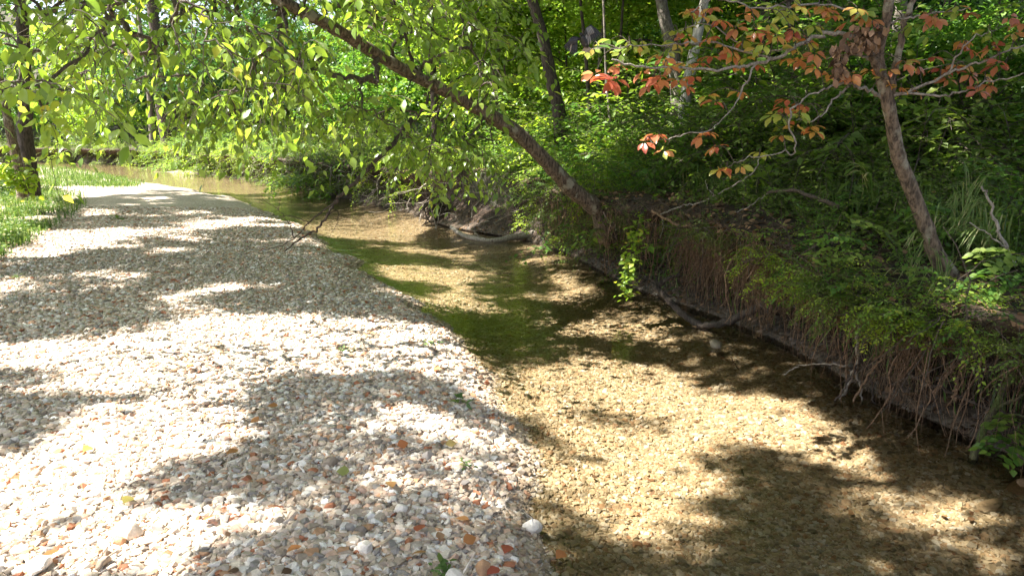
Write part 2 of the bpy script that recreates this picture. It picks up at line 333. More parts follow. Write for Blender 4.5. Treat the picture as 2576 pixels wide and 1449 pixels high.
# ---- eroded bank on the right, swept along the waterline
seg = np.linalg.norm(np.diff(RW, axis=0), axis=1); cum = np.concatenate([[0], np.cumsum(seg)])
dense = resample(RW, 4000, 61); dl_ = np.concatenate([[0], np.cumsum(np.linalg.norm(np.diff(dense, axis=0), axis=1))])
def bank_at(yq):
    i = np.argmin(np.abs(dense[:, 1]-yq)); return i
i0, i1 = bank_at(-3), bank_at(58)
svals = []; s = dl_[i0]
while s < dl_[i1]:
    svals.append(s); yy = np.interp(s, dl_, dense[:, 1]); s += .035 if yy < 9 else .035+.02*(yy-9)*.35
svals = np.array(svals); bx = np.interp(svals, dl_, dense[:, 0]); by = np.interp(svals, dl_, dense[:, 1])
def smooth1(a, k): 
    ker = np.ones(k)/k; return np.convolve(np.pad(a, k//2, 'edge'), ker, 'valid')[:len(a)]
tx = np.gradient(smooth1(bx, 31), svals); ty = np.gradient(smooth1(by, 31), svals); tn = np.hypot(tx, ty); nx, ny = ty/tn, -tx/tn
prof = np.array([[-.1,-.22],[.08,-.14],[.18,-.05],[.24,.02],[.30,.08],[.37,.15],[.43,.23],[.48,.32],[.51,.41],[.50,.50],[.44,.59],[.33,.67],[.19,.74],[.06,.80],[-.05,.86],[-.12,.92],[-.13,.97],[-.05,1.01],[.12,1.04],[.36,1.06],[.65,1.05],[1.0,1.03],[1.3,.97]])
prof = spl(prof, 60)
wide = 1+1.1*np.exp(-((by-14.5)/2.2)**2)+.5*sstep(by, 18, 26)
undercut = 1-.9*np.exp(-((by-14.5)/2.5)**2)
BX = np.zeros((len(svals), len(prof))); BY = BX.copy(); BZ = BX.copy()
for k, (o, z) in enumerate(prof):
    slope = np.clip(z, 0, 1)*.62
    oo = (o*undercut+slope*(1-undercut))*wide if z > 0 else o*np.ones_like(wide)
    tt = svals
    dis = (fbm(tt, np.full_like(tt, z*1.4), .55, 31, 5)-.5)*.42*sstep(z, -.05, .3)*(1-.6*(k > 48))
    dis += (vn(tt, np.full_like(tt, z), 2.6, 41)-.5)*.35*sstep(z, 0, .4)+(vn(tt, np.full_like(tt, z*.6), 1.0, 43)-.35)*.42*sstep(z, .12, .3)*(1-sstep(z, .6, .85))*undercut
    dis += (vn(tt, tt*0, .34, 47)-.5)*.16*sstep(z, .75, .9)
    zz = z*hsc(by)+(fbm(tt, np.full_like(tt, o*3), .9, 51, 3)-.5)*.14*sstep(z, .5, 1)
    BX[:, k] = bx+nx*(oo+dis); BY[:, k] = by+ny*(oo+dis); BZ[:, k] = zz
nr, nc = BX.shape; I = np.arange(nr*nc).reshape(nr, nc); Q = np.stack([I[:-1, :-1], I[1:, :-1], I[1:, 1:], I[:-1, 1:]], -1).reshape(-1, 4)
tag(link('stream_bank', mesh('stream_bank', np.stack([BX, BY, BZ], -1).reshape(-1, 3), [Q]), M['soil']), 'undercut brown soil bank along the right side of the stream', kind='structure')
def bank_pt(yq, zq, out=0.):
    """point on the bank face at depth yq, height zq, moved OUT metres towards the stream"""
    i = int(np.argmin(np.abs(by-yq))); k = int(np.argmin(np.abs(prof[:46, 1]-zq)))
    return np.array([BX[i, k]-nx[i]*out, BY[i, k]-ny[i]*out, BZ[i, k]])
def lip(yq, back=0.):
    i = int(np.argmin(np.abs(by-yq))); k = 44
    return np.array([BX[i, k]+nx[i]*back, BY[i, k]+ny[i]*back, 1.02*float(hsc(by[i]))])

# ================================================================== STONES
def hull_variants(n, seed, flat=.6):
    rs = np.random.RandomState(seed); out = []
    for i in range(n):
        m = rs.randint(11, 17); P = rs.randn(m, 3); P /= np.linalg.norm(P, axis=1)[:, None]; P *= .5*(.75+.35*rs.rand(m))[:, None]; P[:, 2] *= flat*(.7+.5*rs.rand()); P[:, 1] *= .6+.4*rs.rand()
        bm = bmesh.new(); [bm.verts.new(p) for p in P]; r = bmesh.ops.convex_hull(bm, input=bm.verts)
        bmesh.ops.delete(bm, geom=[v for v in bm.verts if not v.link_faces], context='VERTS'); bmesh.ops.triangulate(bm, faces=bm.faces)
        bm.verts.ensure_lookup_table(); bm.verts.index_update()
        out.append((np.array([v.co[:] for v in bm.verts]), np.array([[v.index for v in f.verts] for f in bm.faces]))); bm.free()
    return out
HV = hull_variants(36, 5)
def stones(name, P, size, mat, seed, label, sink=.25):
    rs = np.random.RandomState(seed); var = rs.randint(0, len(HV), len(P)); a = rs.rand(len(P))*6.283; col = rs.rand(len(P))
    tx_ = (rs.rand(len(P))-.5)*.7; Vs = []; Fs = []; Rn = []; n = 0
    for v in range(len(HV)):
        m = var == v; V, Fc = HV[v]; k = m.sum()
        if not k: continue
        c, s_ = np.cos(a[m])[:, None], np.sin(a[m])[:, None]; sz = size[m][:, None]
        x = V[None, :, 0]*sz; y = V[None, :, 1]*sz; z = V[None, :, 2]*sz; t = tx_[m][:, None]
        z2 = z*np.cos(t)+x*np.sin(t); x2 = x*np.cos(t)-z*np.sin(t)
        W = np.stack([x2*c-y*s_+P[m][:, 0:1], x2*s_+y*c+P[m][:, 1:2], z2+P[m][:, 2:3]+sz*sink*.5], -1)
        Vs.append(W.reshape(-1, 3)); Fs.append((Fc[None]+(np.arange(k)*len(V))[:, None, None]).reshape(-1, 3)+n); Rn.append(np.repeat(col[m], len(Fc))); n += k*len(V)
    o = link(name, mesh(name, np.vstack(Vs), [np.vstack(Fs)], np.concatenate(Rn), False), mat); tag(o, label, kind='stuff'); return o
rs = np.random.RandomState(1)
def scatter_px(n, x0, x1, y0, y1, rs, pw=1.):
    """uniform on the ground inside a depth band, limited to what the frame (with margin) sees"""
    yy = y0+(y1-y0)*rs.rand(n)**pw; hw = (CX/F)*yy*1.06+.25; xx = (rs.rand(n)*2-1)*hw; return xx, yy
def lay_stones(name, n, y0, y1, cond, lo, hi, mat, seed, label, pw=1., sink=.25, grow=0.):
    rs = np.random.RandomState(seed); xx, yy = scatter_px(n, 0, 0, y0, y1, rs, pw); z, dl, dr = terrain(xx, yy); m = cond(z, dl, dr, xx, yy)
    xx, yy, z = xx[m], yy[m], z[m]; sz = lo*np.exp(rs.rand(len(xx))**3.0*math.log(hi/lo))*(.75+.55*fbm(xx, yy, .7, 123, 3))*(1+grow*(yy-y0))
    return stones(name, np.stack([xx, yy, z], 1), sz, mat, seed+1, label, sink)
lay_stones('damp_gravel', 150000, 2.0, 12, lambda z, dl, dr, x, y: (z > .022) & (z < .036+.05*fbm(x, y, .35, 99, 3)) & (dr < 0), .011, .07, M['stone_damp'], 12, 'damp darker gravel along the waterline', 1., .2)
lay_stones('gravel', 400000, 2.0, 7.5, lambda z, dl, dr, x, y: (z > .034+.05*fbm(x, y, .35, 99, 3)) & (dr < 0), .0085, .068, M['stone'], 10, 'loose angular gravel on the bar', 1., .2)
lay_stones('gravel', 150000, 7.5, 17, lambda z, dl, dr, x, y: (z > .022) & (dl < 7) & (dr < 0), .02, .075, M['stone'], 20, 'gravel farther up the bar', 1., .2)
lay_stones('stream_bed_gravel', 280000, 2.0, 8.5, lambda z, dl, dr, x, y: (z < .024) & (dr < .35), .011, .06, M['stone_wet'], 30, 'brown and olive gravel under the clear water', 1., -.05)
lay_stones('stream_bed_gravel', 70000, 8.5, 18, lambda z, dl, dr, x, y: (z < .024) & (dr < .35), .022, .07, M['stone_wet'], 40, 'sandy gravel under the farther water', 1., .0)
# stones at the foot of the bank
P = []; rs = np.random.RandomState(77)
for i in range(1900):
    yq = 2.8+rs.rand()**1.2*9; k = rs.randint(6, 20); j = int(np.argmin(np.abs(by-yq))); o_ = rs.randn()*.02
    P.append([BX[j, k]+o_, BY[j, k]+rs.randn()*.03, BZ[j, k]])
stones('bank_foot_gravel', np.array(P), .018*np.exp(rs.rand(len(P))**2*1.3), M['stone_shade'], 78, 'stones crumbled along the foot of the bank, colour darkened for shade', .1)
# individual stones that stand out
def big_stone(x, y, size, col, label, flat=.75, seed=0, z=None, mat='stone'):
    rs = np.random.RandomState(seed); m = 26; P = rs.randn(m, 3); P /= np.linalg.norm(P, axis=1)[:, None]; P *= .5*(.8+.3*rs.rand(m))[:, None]; P *= [1, .75, flat]
    bm = bmesh.new(); [bm.verts.new(p*size) for p in P]; bmesh.ops.convex_hull(bm, input=bm.verts)
    bmesh.ops.delete(bm, geom=[v for v in bm.verts if not v.link_faces], context='VERTS')
    bmesh.ops.bevel(bm, geom=bm.edges[:], offset=size*.05, segments=2, affect='EDGES', profile=.6)
    me = bpy.data.meshes.new('stone'); bm.to_mesh(me); bm.free(); a = me.attributes.new('rnd', 'FLOAT', 'FACE'); a.data.foreach_set('value', np.full(len(me.polygons), col, np.float32))
    p = gp(x, y, .16 if z is None else z); zz = tz(p[0], p[1]) if z is None else z
    o = link('stone', me, M[mat], loc=(p[0], p[1], zz+size*flat*.28)); o.rotation_euler = (rs.rand()*.3, rs.rand()*.3, rs.rand()*6)
    tag(o, label, 'stone', 'larger stones on the gravel'); return o
BIG = [(1338,1262,.10,.39,'white blocky stone at the water edge'),(330,1352,.12,.16,'large tan stone with an orange pebble beside it'),(303,1370,.065,.79,'round orange brown pebble left of the tan stone'),
       (855,1080,.055,.79,'round brown pebble in the shade near the middle of the bar'),(830,1175,.08,.30,'grey brown rounded stone in the middle shade patch'),(1075,1145,.075,.62,'blue grey flat stone on the bar edge'),
       (260,1428,.075,.36,'greenish grey round stone near the bottom edge'),(100,1440,.11,.96,'long white stone at the bottom left edge'),(920,1385,.085,.39,'pale round stone above the bottom edge'),
       (1010,1280,.07,.40,'white stone with a flat top beside the red leaf'),(615,1325,.07,.45,'pale stone at the lower middle of the gravel'),(1140,1430,.09,.39,'large cream stone right of the mossy sprig'),
       (830,1285,.06,.93,'dark reddish brown stone in the lower shade'),(450,1235,.05,.90,'small dark stone above the lower shade edge'),(1215,1400,.09,.80,'buff stone close to the lower waterline')]
for i, (x, y, s_, c, lb) in enumerate(BIG): big_stone(x, y, s_, c, lb, seed=200+i)
big_stone(1800, 872, .16, .62, 'dark stone breaking the water near the curved branch', .5, 330, .0, 'stone_wet')
big_stone(2570, 1240, .20, .79, 'flat brown stone under the mossy pole', .3, 331, -.04, 'stone_wet')
big_stone(2490, 1275, .15, .6, 'dark flat stone beside the bank at the right edge', .3, 332, -.05, 'stone_wet')

# ================================================================== SHADE MAP (which ground the overhead crowns shade)
def inpoly(x, y, poly):
    poly = np.asarray(poly, float); c = np.zeros(x.shape, bool); j = len(poly)-1
    for i in range(len(poly)):
        xi, yi = poly[i]; xj, yj = poly[j]
        c ^= ((yi > y) != (yj > y)) & (x < (xj-xi)*(y-yi)/(yj-yi+1e-12)+xi); j = i
    return c
LIT = [  # (probability of sun, polygon in photo px) later entries win
 (.36, [(-400,560),(800,560),(1100,700),(900,760),(-400,720)]),
 (.16, [(-400,690),(900,690),(1150,820),(900,860),(400,880),(-400,930)]),
 (.75, [(-400,625),(150,625),(330,600),(560,560),(700,560),(780,600),(600,600),(420,620),(250,660),(100,700),(-400,740)]),
 (.08, [(380,720),(700,640),(1020,760),(1120,835),(760,835),(560,870),(430,860),(500,800)]),
 (.08, [(-400,850),(130,830),(260,860),(0,925),(-400,930)]),
 (.75, [(-400,740),(330,700),(420,730),(300,800),(-400,860)]),
 (1.0, [(-500,945),(250,905),(480,880),(560,845),(800,835),(1000,850),(1150,850),(1210,930),(1260,985),(1290,1040),(1250,1060),(1170,1020),(1080,985),(980,985),(900,1010),(760,1005),(650,1030),(640,1090),(700,1180),(560,1240),(430,1265),(350,1330),(200,1420),(120,1470),(-500,1500)]),
 (.05, [(-400,975),(160,985),(200,1010),(120,1035),(-400,1060)]),
 (.05, [(-400,1090),(100,1060),(230,1045),(215,1100),(130,1170),(60,1230),(-400,1260)]),
 (.95, [(990,1090),(1080,1075),(1140,1100),(1130,1150),(1060,1165),(980,1140)]),
 (.55, [(250,1470),(400,1350),(700,1300),(1100,1350),(1150,1470),(1100,1600),(200,1600)]),
 (.25, [(440,1270),(900,1180),(1200,1180),(1320,1300),(1300,1400),(1000,1330),(600,1340)]),
 (.45, [(1000,690),(1450,690),(1750,800),(1900,870),(1700,900),(1500,870),(1400,860),(1230,930),(1130,830)]),
 (.36, [(1380,1130),(1900,1120),(2300,1180),(2600,1300),(2600,1500),(1380,1500)]),
 (1.0, [(1235,940),(1300,890),(1400,865),(1500,875),(1650,890),(1700,910),(1720,950),(1640,985),(1900,960),(1930,1010),(1900,1060),(1760,1060),(1700,1090),(1600,1110),(1500,1120),(1340,1080),(1290,1010)]),
 (.1, [(1340,985),(1420,975),(1500,1000),(1640,1020),(1560,1050),(1400,1040)]),
 (1.0, [(1370,790),(1440,782),(1500,792),(1500,815),(1400,812)]),
 (.9, [(1540,785),(1620,800),(1700,830),(1600,838),(1540,820)]),
 (.9, [(1440,750),(1510,745),(1500,765)]),
 (.85, [(1880,960),(2010,990),(2190,1130),(2190,1160),(2080,1150),(1880,1060)]),
 (.6, [(1350,1080),(1600,1110),(1900,1070),(1960,1110),(1700,1180),(1400,1180)]),
 (.6, [(1430,1230),(1600,1220),(1700,1330),(1800,1449),(1500,1449)]),
 (.85, [(930,655),(1150,650),(1350,660),(1330,690),(1100,690),(950,690)]),
 (.9, [(720,520),(950,510),(1080,560),(1000,590),(830,590),(740,560)]),
 (.6, [(1000,600),(1400,620),(1450,740),(1100,700)]),
 (.75, [(1060,470),(1250,450),(1300,590),(1100,580)]),
 (.5, [(0,430),(700,430),(900,500),(700,520),(400,500),(0,500)]),
 (.8, [(-300,480),(180,490),(160,560),(60,640),(-300,660)]),
 (.08, [(1500,480),(2100,480),(2700,700),(3400,1400),(2900,1349),(2300,1150),(2000,960),(1700,780),(1500,700)]),
]
def sun_prob(x, y):
    u, v, f = proj(np.stack([x, y, np.zeros_like(x)], -1)); p = np.full(x.shape, .28)
    j = (fbm(x, y, .5, 61, 3)-.5); u = u+j*70; v = v+(fbm(x, y, .5, 65, 3)-.5)*np.clip(60*5/np.maximum(y, 1), 8, 60)
    for q, poly in LIT:
        p = np.where(inpoly(u, v, poly) & (f > .3), q, p)
    dr = sdist(x, y, RWs); p = np.where(dr > 0, np.where(y < 10.5, np.where((y > 3.5) & (y < 4.6) & (x > 1.6) & (x < 3.6), .5, np.where(dr > 1.6, .2, .06)), np.where(y < 12.3, .25, np.where(y < 17, .75, .55))), p)
    return p
_nx, _ny = np.meshgrid(np.linspace(-10, 10, 200), np.linspace(0, 24, 200)); _bl = lambda x, y: .62*fbm(x, y, .75, 71, 3)+.38*fbm(x, y, .22, 76, 2)
_q = np.sort(_bl(_nx, _ny).ravel())
def blob(x, y): return np.searchsorted(_q, _bl(x, y))/len(_q)
def shaded(x, y): return blob(x, y) > np.where(hang_dens(x, y), np.maximum(sun_prob(x, y), .24), sun_prob(x, y))
def ground_of(P):
    t = (P[..., 2]-.12)/sdir[2]; return P[..., 0]-sdir[0]*t, P[..., 1]-sdir[1]*t

# ================================================================== TREE GROWING
def grow(trunk, trad, targets, rs, tip=.004, expo=.45, sag=.12, sides=5, maxr=None, name='branch', steps=6, wiggle=.05):
    """connect every target to the nearest node; returns MB of limbs and the path of each target"""
    trunk = np.asarray(trunk, float); nodes = [p for p in trunk]; par = list(range(-1, len(trunk)-1)); cnt = [0.]*len(trunk); istr = len(trunk)
    T = np.asarray(targets, float); d0 = np.array([np.min(np.linalg.norm(trunk-t, axis=1)) for t in T]); order = np.argsort(d0); paths = {}
    for ti in order:
        t = T[ti]; N = np.array(nodes); dv = t-N; D = np.linalg.norm(dv, axis=1)+np.where(N[:, 2] > t[2]+.3, .3, 0)+.02*(np.arange(len(N)) < 2)*50
        i = int(np.argmin(D)); a = N[i]; L = np.linalg.norm(t-a); n = max(3, min(steps, int(L/.08)+2)); path = [i]
        u = np.linspace(0, 1, n+1)[1:]
        for s_ in u:
            p = a+(t-a)*s_; p = p+np.array([0, 0, sag*L*math.sin(math.pi*s_)])+rs.randn(3)*wiggle*L*math.sin(math.pi*s_)*.6
            nodes.append(p); par.append(path[-1]); cnt.append(0.); path.append(len(nodes)-1)
        paths[ti] = path
        k = path[-1]
        while k >= 0: cnt[k] += 1; k = par[k]
    nodes = np.array(nodes); cnt = np.array(cnt); mb = MB()
    for ti, path in paths.items():
        r = tip*np.maximum(cnt[path], 1)**expo; r[0] = r[1]
        if maxr: r = np.minimum(r, maxr)
        r[-1] *= .5; mb.tube(nodes[path], r, sides, cap=False)
    return mb, nodes, paths
def unit(v): return v/(np.linalg.norm(v, axis=-1, keepdims=True)+1e-9)
def spray_leaves(centers, n, rad, rs, size, flat=.35, droop=.3, tilt=.5):
    """n leaves round each centre in a flattened disc; returns pos, dir, nrm, size"""
    c = np.repeat(centers, n, 0); m = len(c); a = rs.rand(m)*6.283; r = rad*np.sqrt(rs.rand(m)); tl = np.repeat(rs.randn(len(centers), 2)*.3, n, 0)
    off = np.stack([r*np.cos(a), r*np.sin(a), rs.randn(m)*rad*flat*.4], 1); off[:, 2] += off[:, 0]*tl[:, 0]+off[:, 1]*tl[:, 1]-droop*r*r/rad*.5
    d = np.stack([np.cos(a), np.sin(a), -droop+rs.randn(m)*.3], 1)+rs.randn(m, 3)*.35
    nr_ = np.stack([rs.randn(m)*tilt, rs.randn(m)*tilt, np.ones(m)], 1)
    return c+off, unit(d), unit(nr_), size*(.65+.6*rs.rand(m))
def clumprnd(centers, n, rs, spread=.35):
    b = np.repeat(rs.rand(len(centers)), n); return np.clip(b*(1-spread)+rs.rand(len(b))*spread, 0, .999)

rs = np.random.RandomState(5)
lt = [(1530,572,8.75),(1500,527,8.6),(1440,478,8.45),(1385,418,8.3),(1300,335,8.1),(1215,280,7.9),(1130,235,7.65),(1050,195,7.4),(960,145,7.0),(880,95,6.7),(790,45,6.4),(690,-5,6.1),(560,-80,5.8),(400,-160,5.5)]
TP = np.array([at(*p) for p in lt]); TPX = spl(np.array(lt, float), 80)
def hides_trunk(px, py, d):
    D = np.hypot(TPX[:, 0]-px, TPX[:, 1]-py); i = int(np.argmin(D)); return D[i] < 46 and d < TPX[i, 2]+.15
# where leaves hang (photo px outline of the mass, with depth band)
ZON = [([( -250,-200),(330,-200),(330,60),(250,240),(120,330),(60,300),(-250,330)], 3.7, 5.4, 190, .085),
       ([(60,-160),(700,-160),(820,60),(800,250),(600,330),(420,300),(120,300)], 4.6, 7.4, 400, .088),
       ([(430,60),(900,110),(1000,250),(930,330),(760,350),(600,330),(430,320)], 5.6, 7.6, 105, .088),
       ([(800,-100),(1290,-60),(1340,120),(1250,250),(1100,260),(900,130)], 6.0, 8.2, 160, .09),
       ([(860,280),(1100,260),(1260,290),(1240,400),(1130,440),(1040,420),(960,310),(870,330)], 6.6, 8.4, 80, .088),
       ([(560,-150),(1000,-150),(1050,40),(900,60),(650,20)], 5.2, 7.0, 80, .092)]
targets = []; tsz = []
for poly, d0, d1, n, sz in ZON:
    pl = np.array(poly, float); c = 0
    while c < n:
        px = pl[:, 0].min()+rs.rand()*np.ptp(pl[:, 0]); py = pl[:, 1].min()+rs.rand()*np.ptp(pl[:, 1])
        if not inpoly(np.array([px]), np.array([py]), pl)[0]: continue
        dd_ = d0+(d1-d0)*rs.rand(); P = at(px, py, dd_); g = ground_of(P)
        if hides_trunk(px, py, dd_): c += .3; continue
        if hides_trunk(px, py-38, dd_) and rs.rand() < .7: c += .3; continue
        q = sun_prob(np.array([g[0]]), np.array([g[1]]))[0]
        c += 1
        if q > .8 and rs.rand() < .55: continue
        targets.append(P); tsz.append(sz)
targets = np.array(targets); tsz = np.array(tsz)
_H, _xe, _ye = np.histogram2d(ground_of(targets)[0], ground_of(targets)[1], bins=[48, 48], range=[[-8, 8], [0, 16]])
_K = _H.copy()
for _a, _b in ((1,0),(-1,0),(0,1),(0,-1)): _K += .7*np.roll(np.roll(_H, _a, 0), _b, 1)
def hang_dens(x, y):
    i = np.clip(((x+8)/16*48).astype(int), 0, 47); j = np.clip((y/16*48).astype(int), 0, 47); return (_K[i, j] > .6) & (np.abs(x) < 8) & (y < 16)

# ---- canopy trees standing outside the frame: unseen, crowns shaped from the shade map to throw the dappled shade
canopy_bases = [(-7.5, -2.0), (-9.5, 3.0), (-11.5, 8.5), (-2.5, -4.5), (4.5, -3.0), (-13.5, 13.0), (7.5, 1.5), (10.5, 8.0)]
canopy_lab = ['tall tree left of the viewer shading the near gravel', 'tall tree beyond the left frame edge shading the bar', 'tall tree up the left bank shading the far bar', 'tall tree behind the viewer over the stones',
              'tall tree behind the viewer over the stream', 'tall tree farther up the left bank', 'tall tree beyond the right frame edge on the bank', 'tall tree in the woods beyond the right frame edge']
rs = np.random.RandomState(90)
N = 70000; gx = -11+26*rs.rand(N); gy = .3+25*rs.rand(N)**1.0; sh = shaded(gx, gy); gx, gy = gx[sh], gy[sh]
h = 7.2+4.5*rs.rand(len(gx)); t_ = (h-.12)/sdir[2]; cc = np.stack([gx+sdir[0]*t_, gy+sdir[1]*t_, h], 1)
u, v, f = proj(cc); vis = (u > -150) & (u < 2726) & (v > -120) & (f > 0); cc = cc[~vis]
B = np.array(canopy_bases); own = np.argmin(np.linalg.norm(cc[:, None, :2]-B[None], axis=2), 1)
for k, (x, y) in enumerate(canopy_bases):
    m = own == k
    if m.sum() < 20: continue
    Ck = cc[m]; z0 = tz(x, y); root = empty('canopy_tree', (x, y, z0), canopy_lab[k], 'tree', 'unseen tall trees with crowns shaped to cast the shade')
    top = 11.5; tr = spl([(x, y, z0-.1), (x+.1, y, 3), (x+.3*rs.randn(), y+.2, 7), (x+.4*rs.randn(), y+.3, top)], 14)
    tb = MB(); tb.tube(tr, np.linspace(.26, .07, 14), 10); link('trunk', tb.me('trunk', off=(x, y, z0)), M['bark_dark'], root)
    sub = Ck[rs.choice(len(Ck), min(90, len(Ck)), replace=False)]
    mb, _, _ = grow(tr[5:], None, sub, rs, .005, .4, .1, 4, .016); link('branch', mb.me('branch', off=(x, y, z0)), M['bark_dark'], root)
    pos, d, nr_, sz = spray_leaves(Ck, 16, .19, rs, .115)
    gx2, gy2 = ground_of(pos); p = sun_prob(gx2, gy2); keep = (p < .8) | (rs.rand(len(p)) < .01); pos, d, nr_, sz = pos[keep], d[keep], nr_[keep], sz[keep]
    link('crown', leaf_mesh('crown', pos, d, nr_, sz, rs.rand(len(pos)), 'rhomb', 1.1, off=(x, y, z0)), M['leaf_under'], root)

# ================================================================== LEANING TREE
rs = np.random.RandomState(6)
base = TP[0].copy(); base[2] -= .15; TP[0] = base
TPs = spl(TP, 60); lrad = np.interp(np.linspace(0, 1, 60), [0, .07, .3, .5, .8, 1], [.14, .108, .086, .068, .056, .045])
lean = empty('leaning_tree', base, 'long bare trunked tree leaning over the stream from the right bank, leafy boughs hanging left', 'tree')
mb = MB(); mb.tube(TPs, lrad*.88*(1+.05*rs.randn(60)), 16, wob=.16, rs=rs); link('trunk', mb.me('trunk', off=base), M['bark_brown'], lean)
limbsrc = TPs[18:]
mb, nodes, paths = grow(limbsrc, None, targets, rs, .0028, .5, .10, 5, .035, steps=8, wiggle=.12); link('branch', mb.me('branch', off=base), M['twig'], lean)
def along_leaves(paths, nodes, tsz, rs, per=12, span=.55, spread=.05, droop=.5):
    pos = []; d = []; nr_ = []; sz = []; rn = []; tw = MB()
    for ti, path in paths.items():
        p = nodes[path]; end = p[-1]; dirv = unit(p[-1]-p[max(0, len(p)-3)]); dirv[2] = min(dirv[2], .1)-.12; dirv = unit(dirv)
        L = .28+.3*rs.rand(); tp = [end]; 
        for k in range(5): dirv = unit(dirv+np.array([0, 0, -.16])+rs.randn(3)*.12); tp.append(tp[-1]+dirv*L/5)
        tp = np.array(tp); tw.tube(tp, np.linspace(.0025, .001, len(tp)), 4, cap=False)
        full = np.vstack([p[-3:-1], tp]); cl = rs.rand()
        m = per+rs.randint(-3, 4)
        for k in range(m):
            s_ = (k+rs.rand()*.6)/m; q = s_*(len(full)-1); i = min(int(q), len(full)-2); a = full[i]+(full[i+1]-full[i])*(q-i); tg = unit(full[i+1]-full[i])
            side = np.cross(tg, [0, 0, 1.]); side = unit(side)*(1 if k % 2 else -1); dd = unit(side*.8+tg*.5+np.array([0, 0, -droop])*(.5+rs.rand())+rs.randn(3)*.25)
            pos.append(a+dd*.02+side*rs.rand()*spread); d.append(dd); nr_.append(unit(np.array([0, 0, 1.])+side*.5*rs.randn()+rs.randn(3)*.45)); sz.append(tsz[ti]*(.5+.75*rs.rand())); rn.append(np.clip(.55*cl+.45*rs.rand(), 0, .999))
    return np.array(pos), np.array(d), np.array(nr_), np.array(sz), np.array(rn), tw
pos, d, nr_, sz, rn, tw = along_leaves(paths, nodes, tsz, rs)
g = ground_of(pos); keep = (sun_prob(g[0], g[1]) < .8) | (rs.rand(len(pos)) < .6)
link('twig', tw.me('twig', off=base), M['twig'], lean)
link('crown', leaf_mesh('crown', pos[keep], d[keep], nr_[keep], sz[keep], rn[keep], 'ovate', .92, off=base), M['leaf_hang'], lean)
# bare hanging bough
def pxpath(L, n=None, r=None):
    P = np.array([at(*p) for p in L]); return spl(P, n or len(P)*5)
def wob(P, rs, a): 
    Q = P.copy(); Q[1:-1] += rs.randn(len(P)-2, 3)*a; return Q
mb = MB()
for L, r0, r1 in [([(1035,300,7.4),(985,365,7.2),(935,415,7.1),(880,470,7.0),(845,505,7.0),(822,545,7.0),(800,575,7.0),(760,598,7.0),(715,632,7.0)], .026, .006),
                  ([(880,470,7.0),(825,520,6.9),(780,560,6.8),(740,600,6.8),(700,620,6.8),(655,632,6.8)], .009, .003), ([(822,545,7.0),(845,530,7.1),(850,555,7.1),(835,585,7.1)], .005, .002),
                  ([(800,575,7.0),(795,590,7.0),(802,608,7.0)], .005, .002), ([(740,600,6.8),(725,560,6.7),(700,530,6.7),(660,500,6.6)], .005, .002), ([(780,560,6.8),(740,545,6.8),(690,545,6.8),(640,535,6.8)], .004, .0015),
                  ([(700,530,6.7),(705,505,6.7),(698,490,6.7)], .003, .001), ([(760,598,7),(740,612,6.9),(728,640,6.9),(722,655,6.9)], .003, .001), ([(1108,258,8.0),(1100,300,7.9),(1085,360,7.8),(1078,400,7.8),(1098,440,7.8)], .014, .005),
                  ([(1128,232,8.0),(1140,205,8.0),(1170,190,8.1),(1210,185,8.2)], .014, .006), ([(1050,195,7.5),(1035,150,7.3),(1010,60,7.1),(985,-20,7)], .02, .01), ([(1060,180,7.5),(1035,205,7.2),(1020,240,7.1)], .01, .004)]:
    P = wob(pxpath(L), rs, .006); mb.tube(P, np.linspace(r0, r1, len(P)), 6)
tag(link('bare_branch', mb.me('bare_branch', off=base), M['bark_dark'], lean), 'leafless dark hanging bough')

# ================================================================== SMALL RED-LEAVED TREE
rs = np.random.RandomState(8)
trk = [(2412,735,4.35),(2395,705,4.32),(2355,640,4.3),(2325,560,4.3),(2290,470,4.28),(2262,400,4.25),(2246,320,4.22),(2232,250,4.2),(2215,185,4.2),(2210,130,4.18),(2228,60,4.15),(2240,-30,4.1),(2245,-130,4.1)]
P = np.array([at(*p) for p in trk]); rb = P[0].copy(); TP2 = spl(P, 48); r2 = np.interp(np.linspace(0, 1, 48), [0, .06, .15, .5, .75, 1], [.078, .056, .045, .037, .029, .022])
red = empty('red_leaved_tree', rb, 'slender curved tree on the right bank with red, orange and yellow palmate leaves', 'tree')
mb = MB(); mb.tube(TP2, r2*(1+.05*rs.randn(48)), 12, wob=.08, rs=rs); mb.tube(wob(pxpath([(2236,270,4.2),(2245,215,4.2),(2262,120,4.2),(2285,30,4.2),(2320,-60,4.2)]), rs, .004), np.linspace(.022, .014, 25), 8)
mb.tube(wob(pxpath([(2226,215,4.2),(2205,165,4.17),(2185,125,4.15),(2176,110,4.15)]), rs, .003), np.linspace(.026, .016, 20), 8)
link('trunk', mb.me('trunk', off=rb), M['bark_brown'], red)
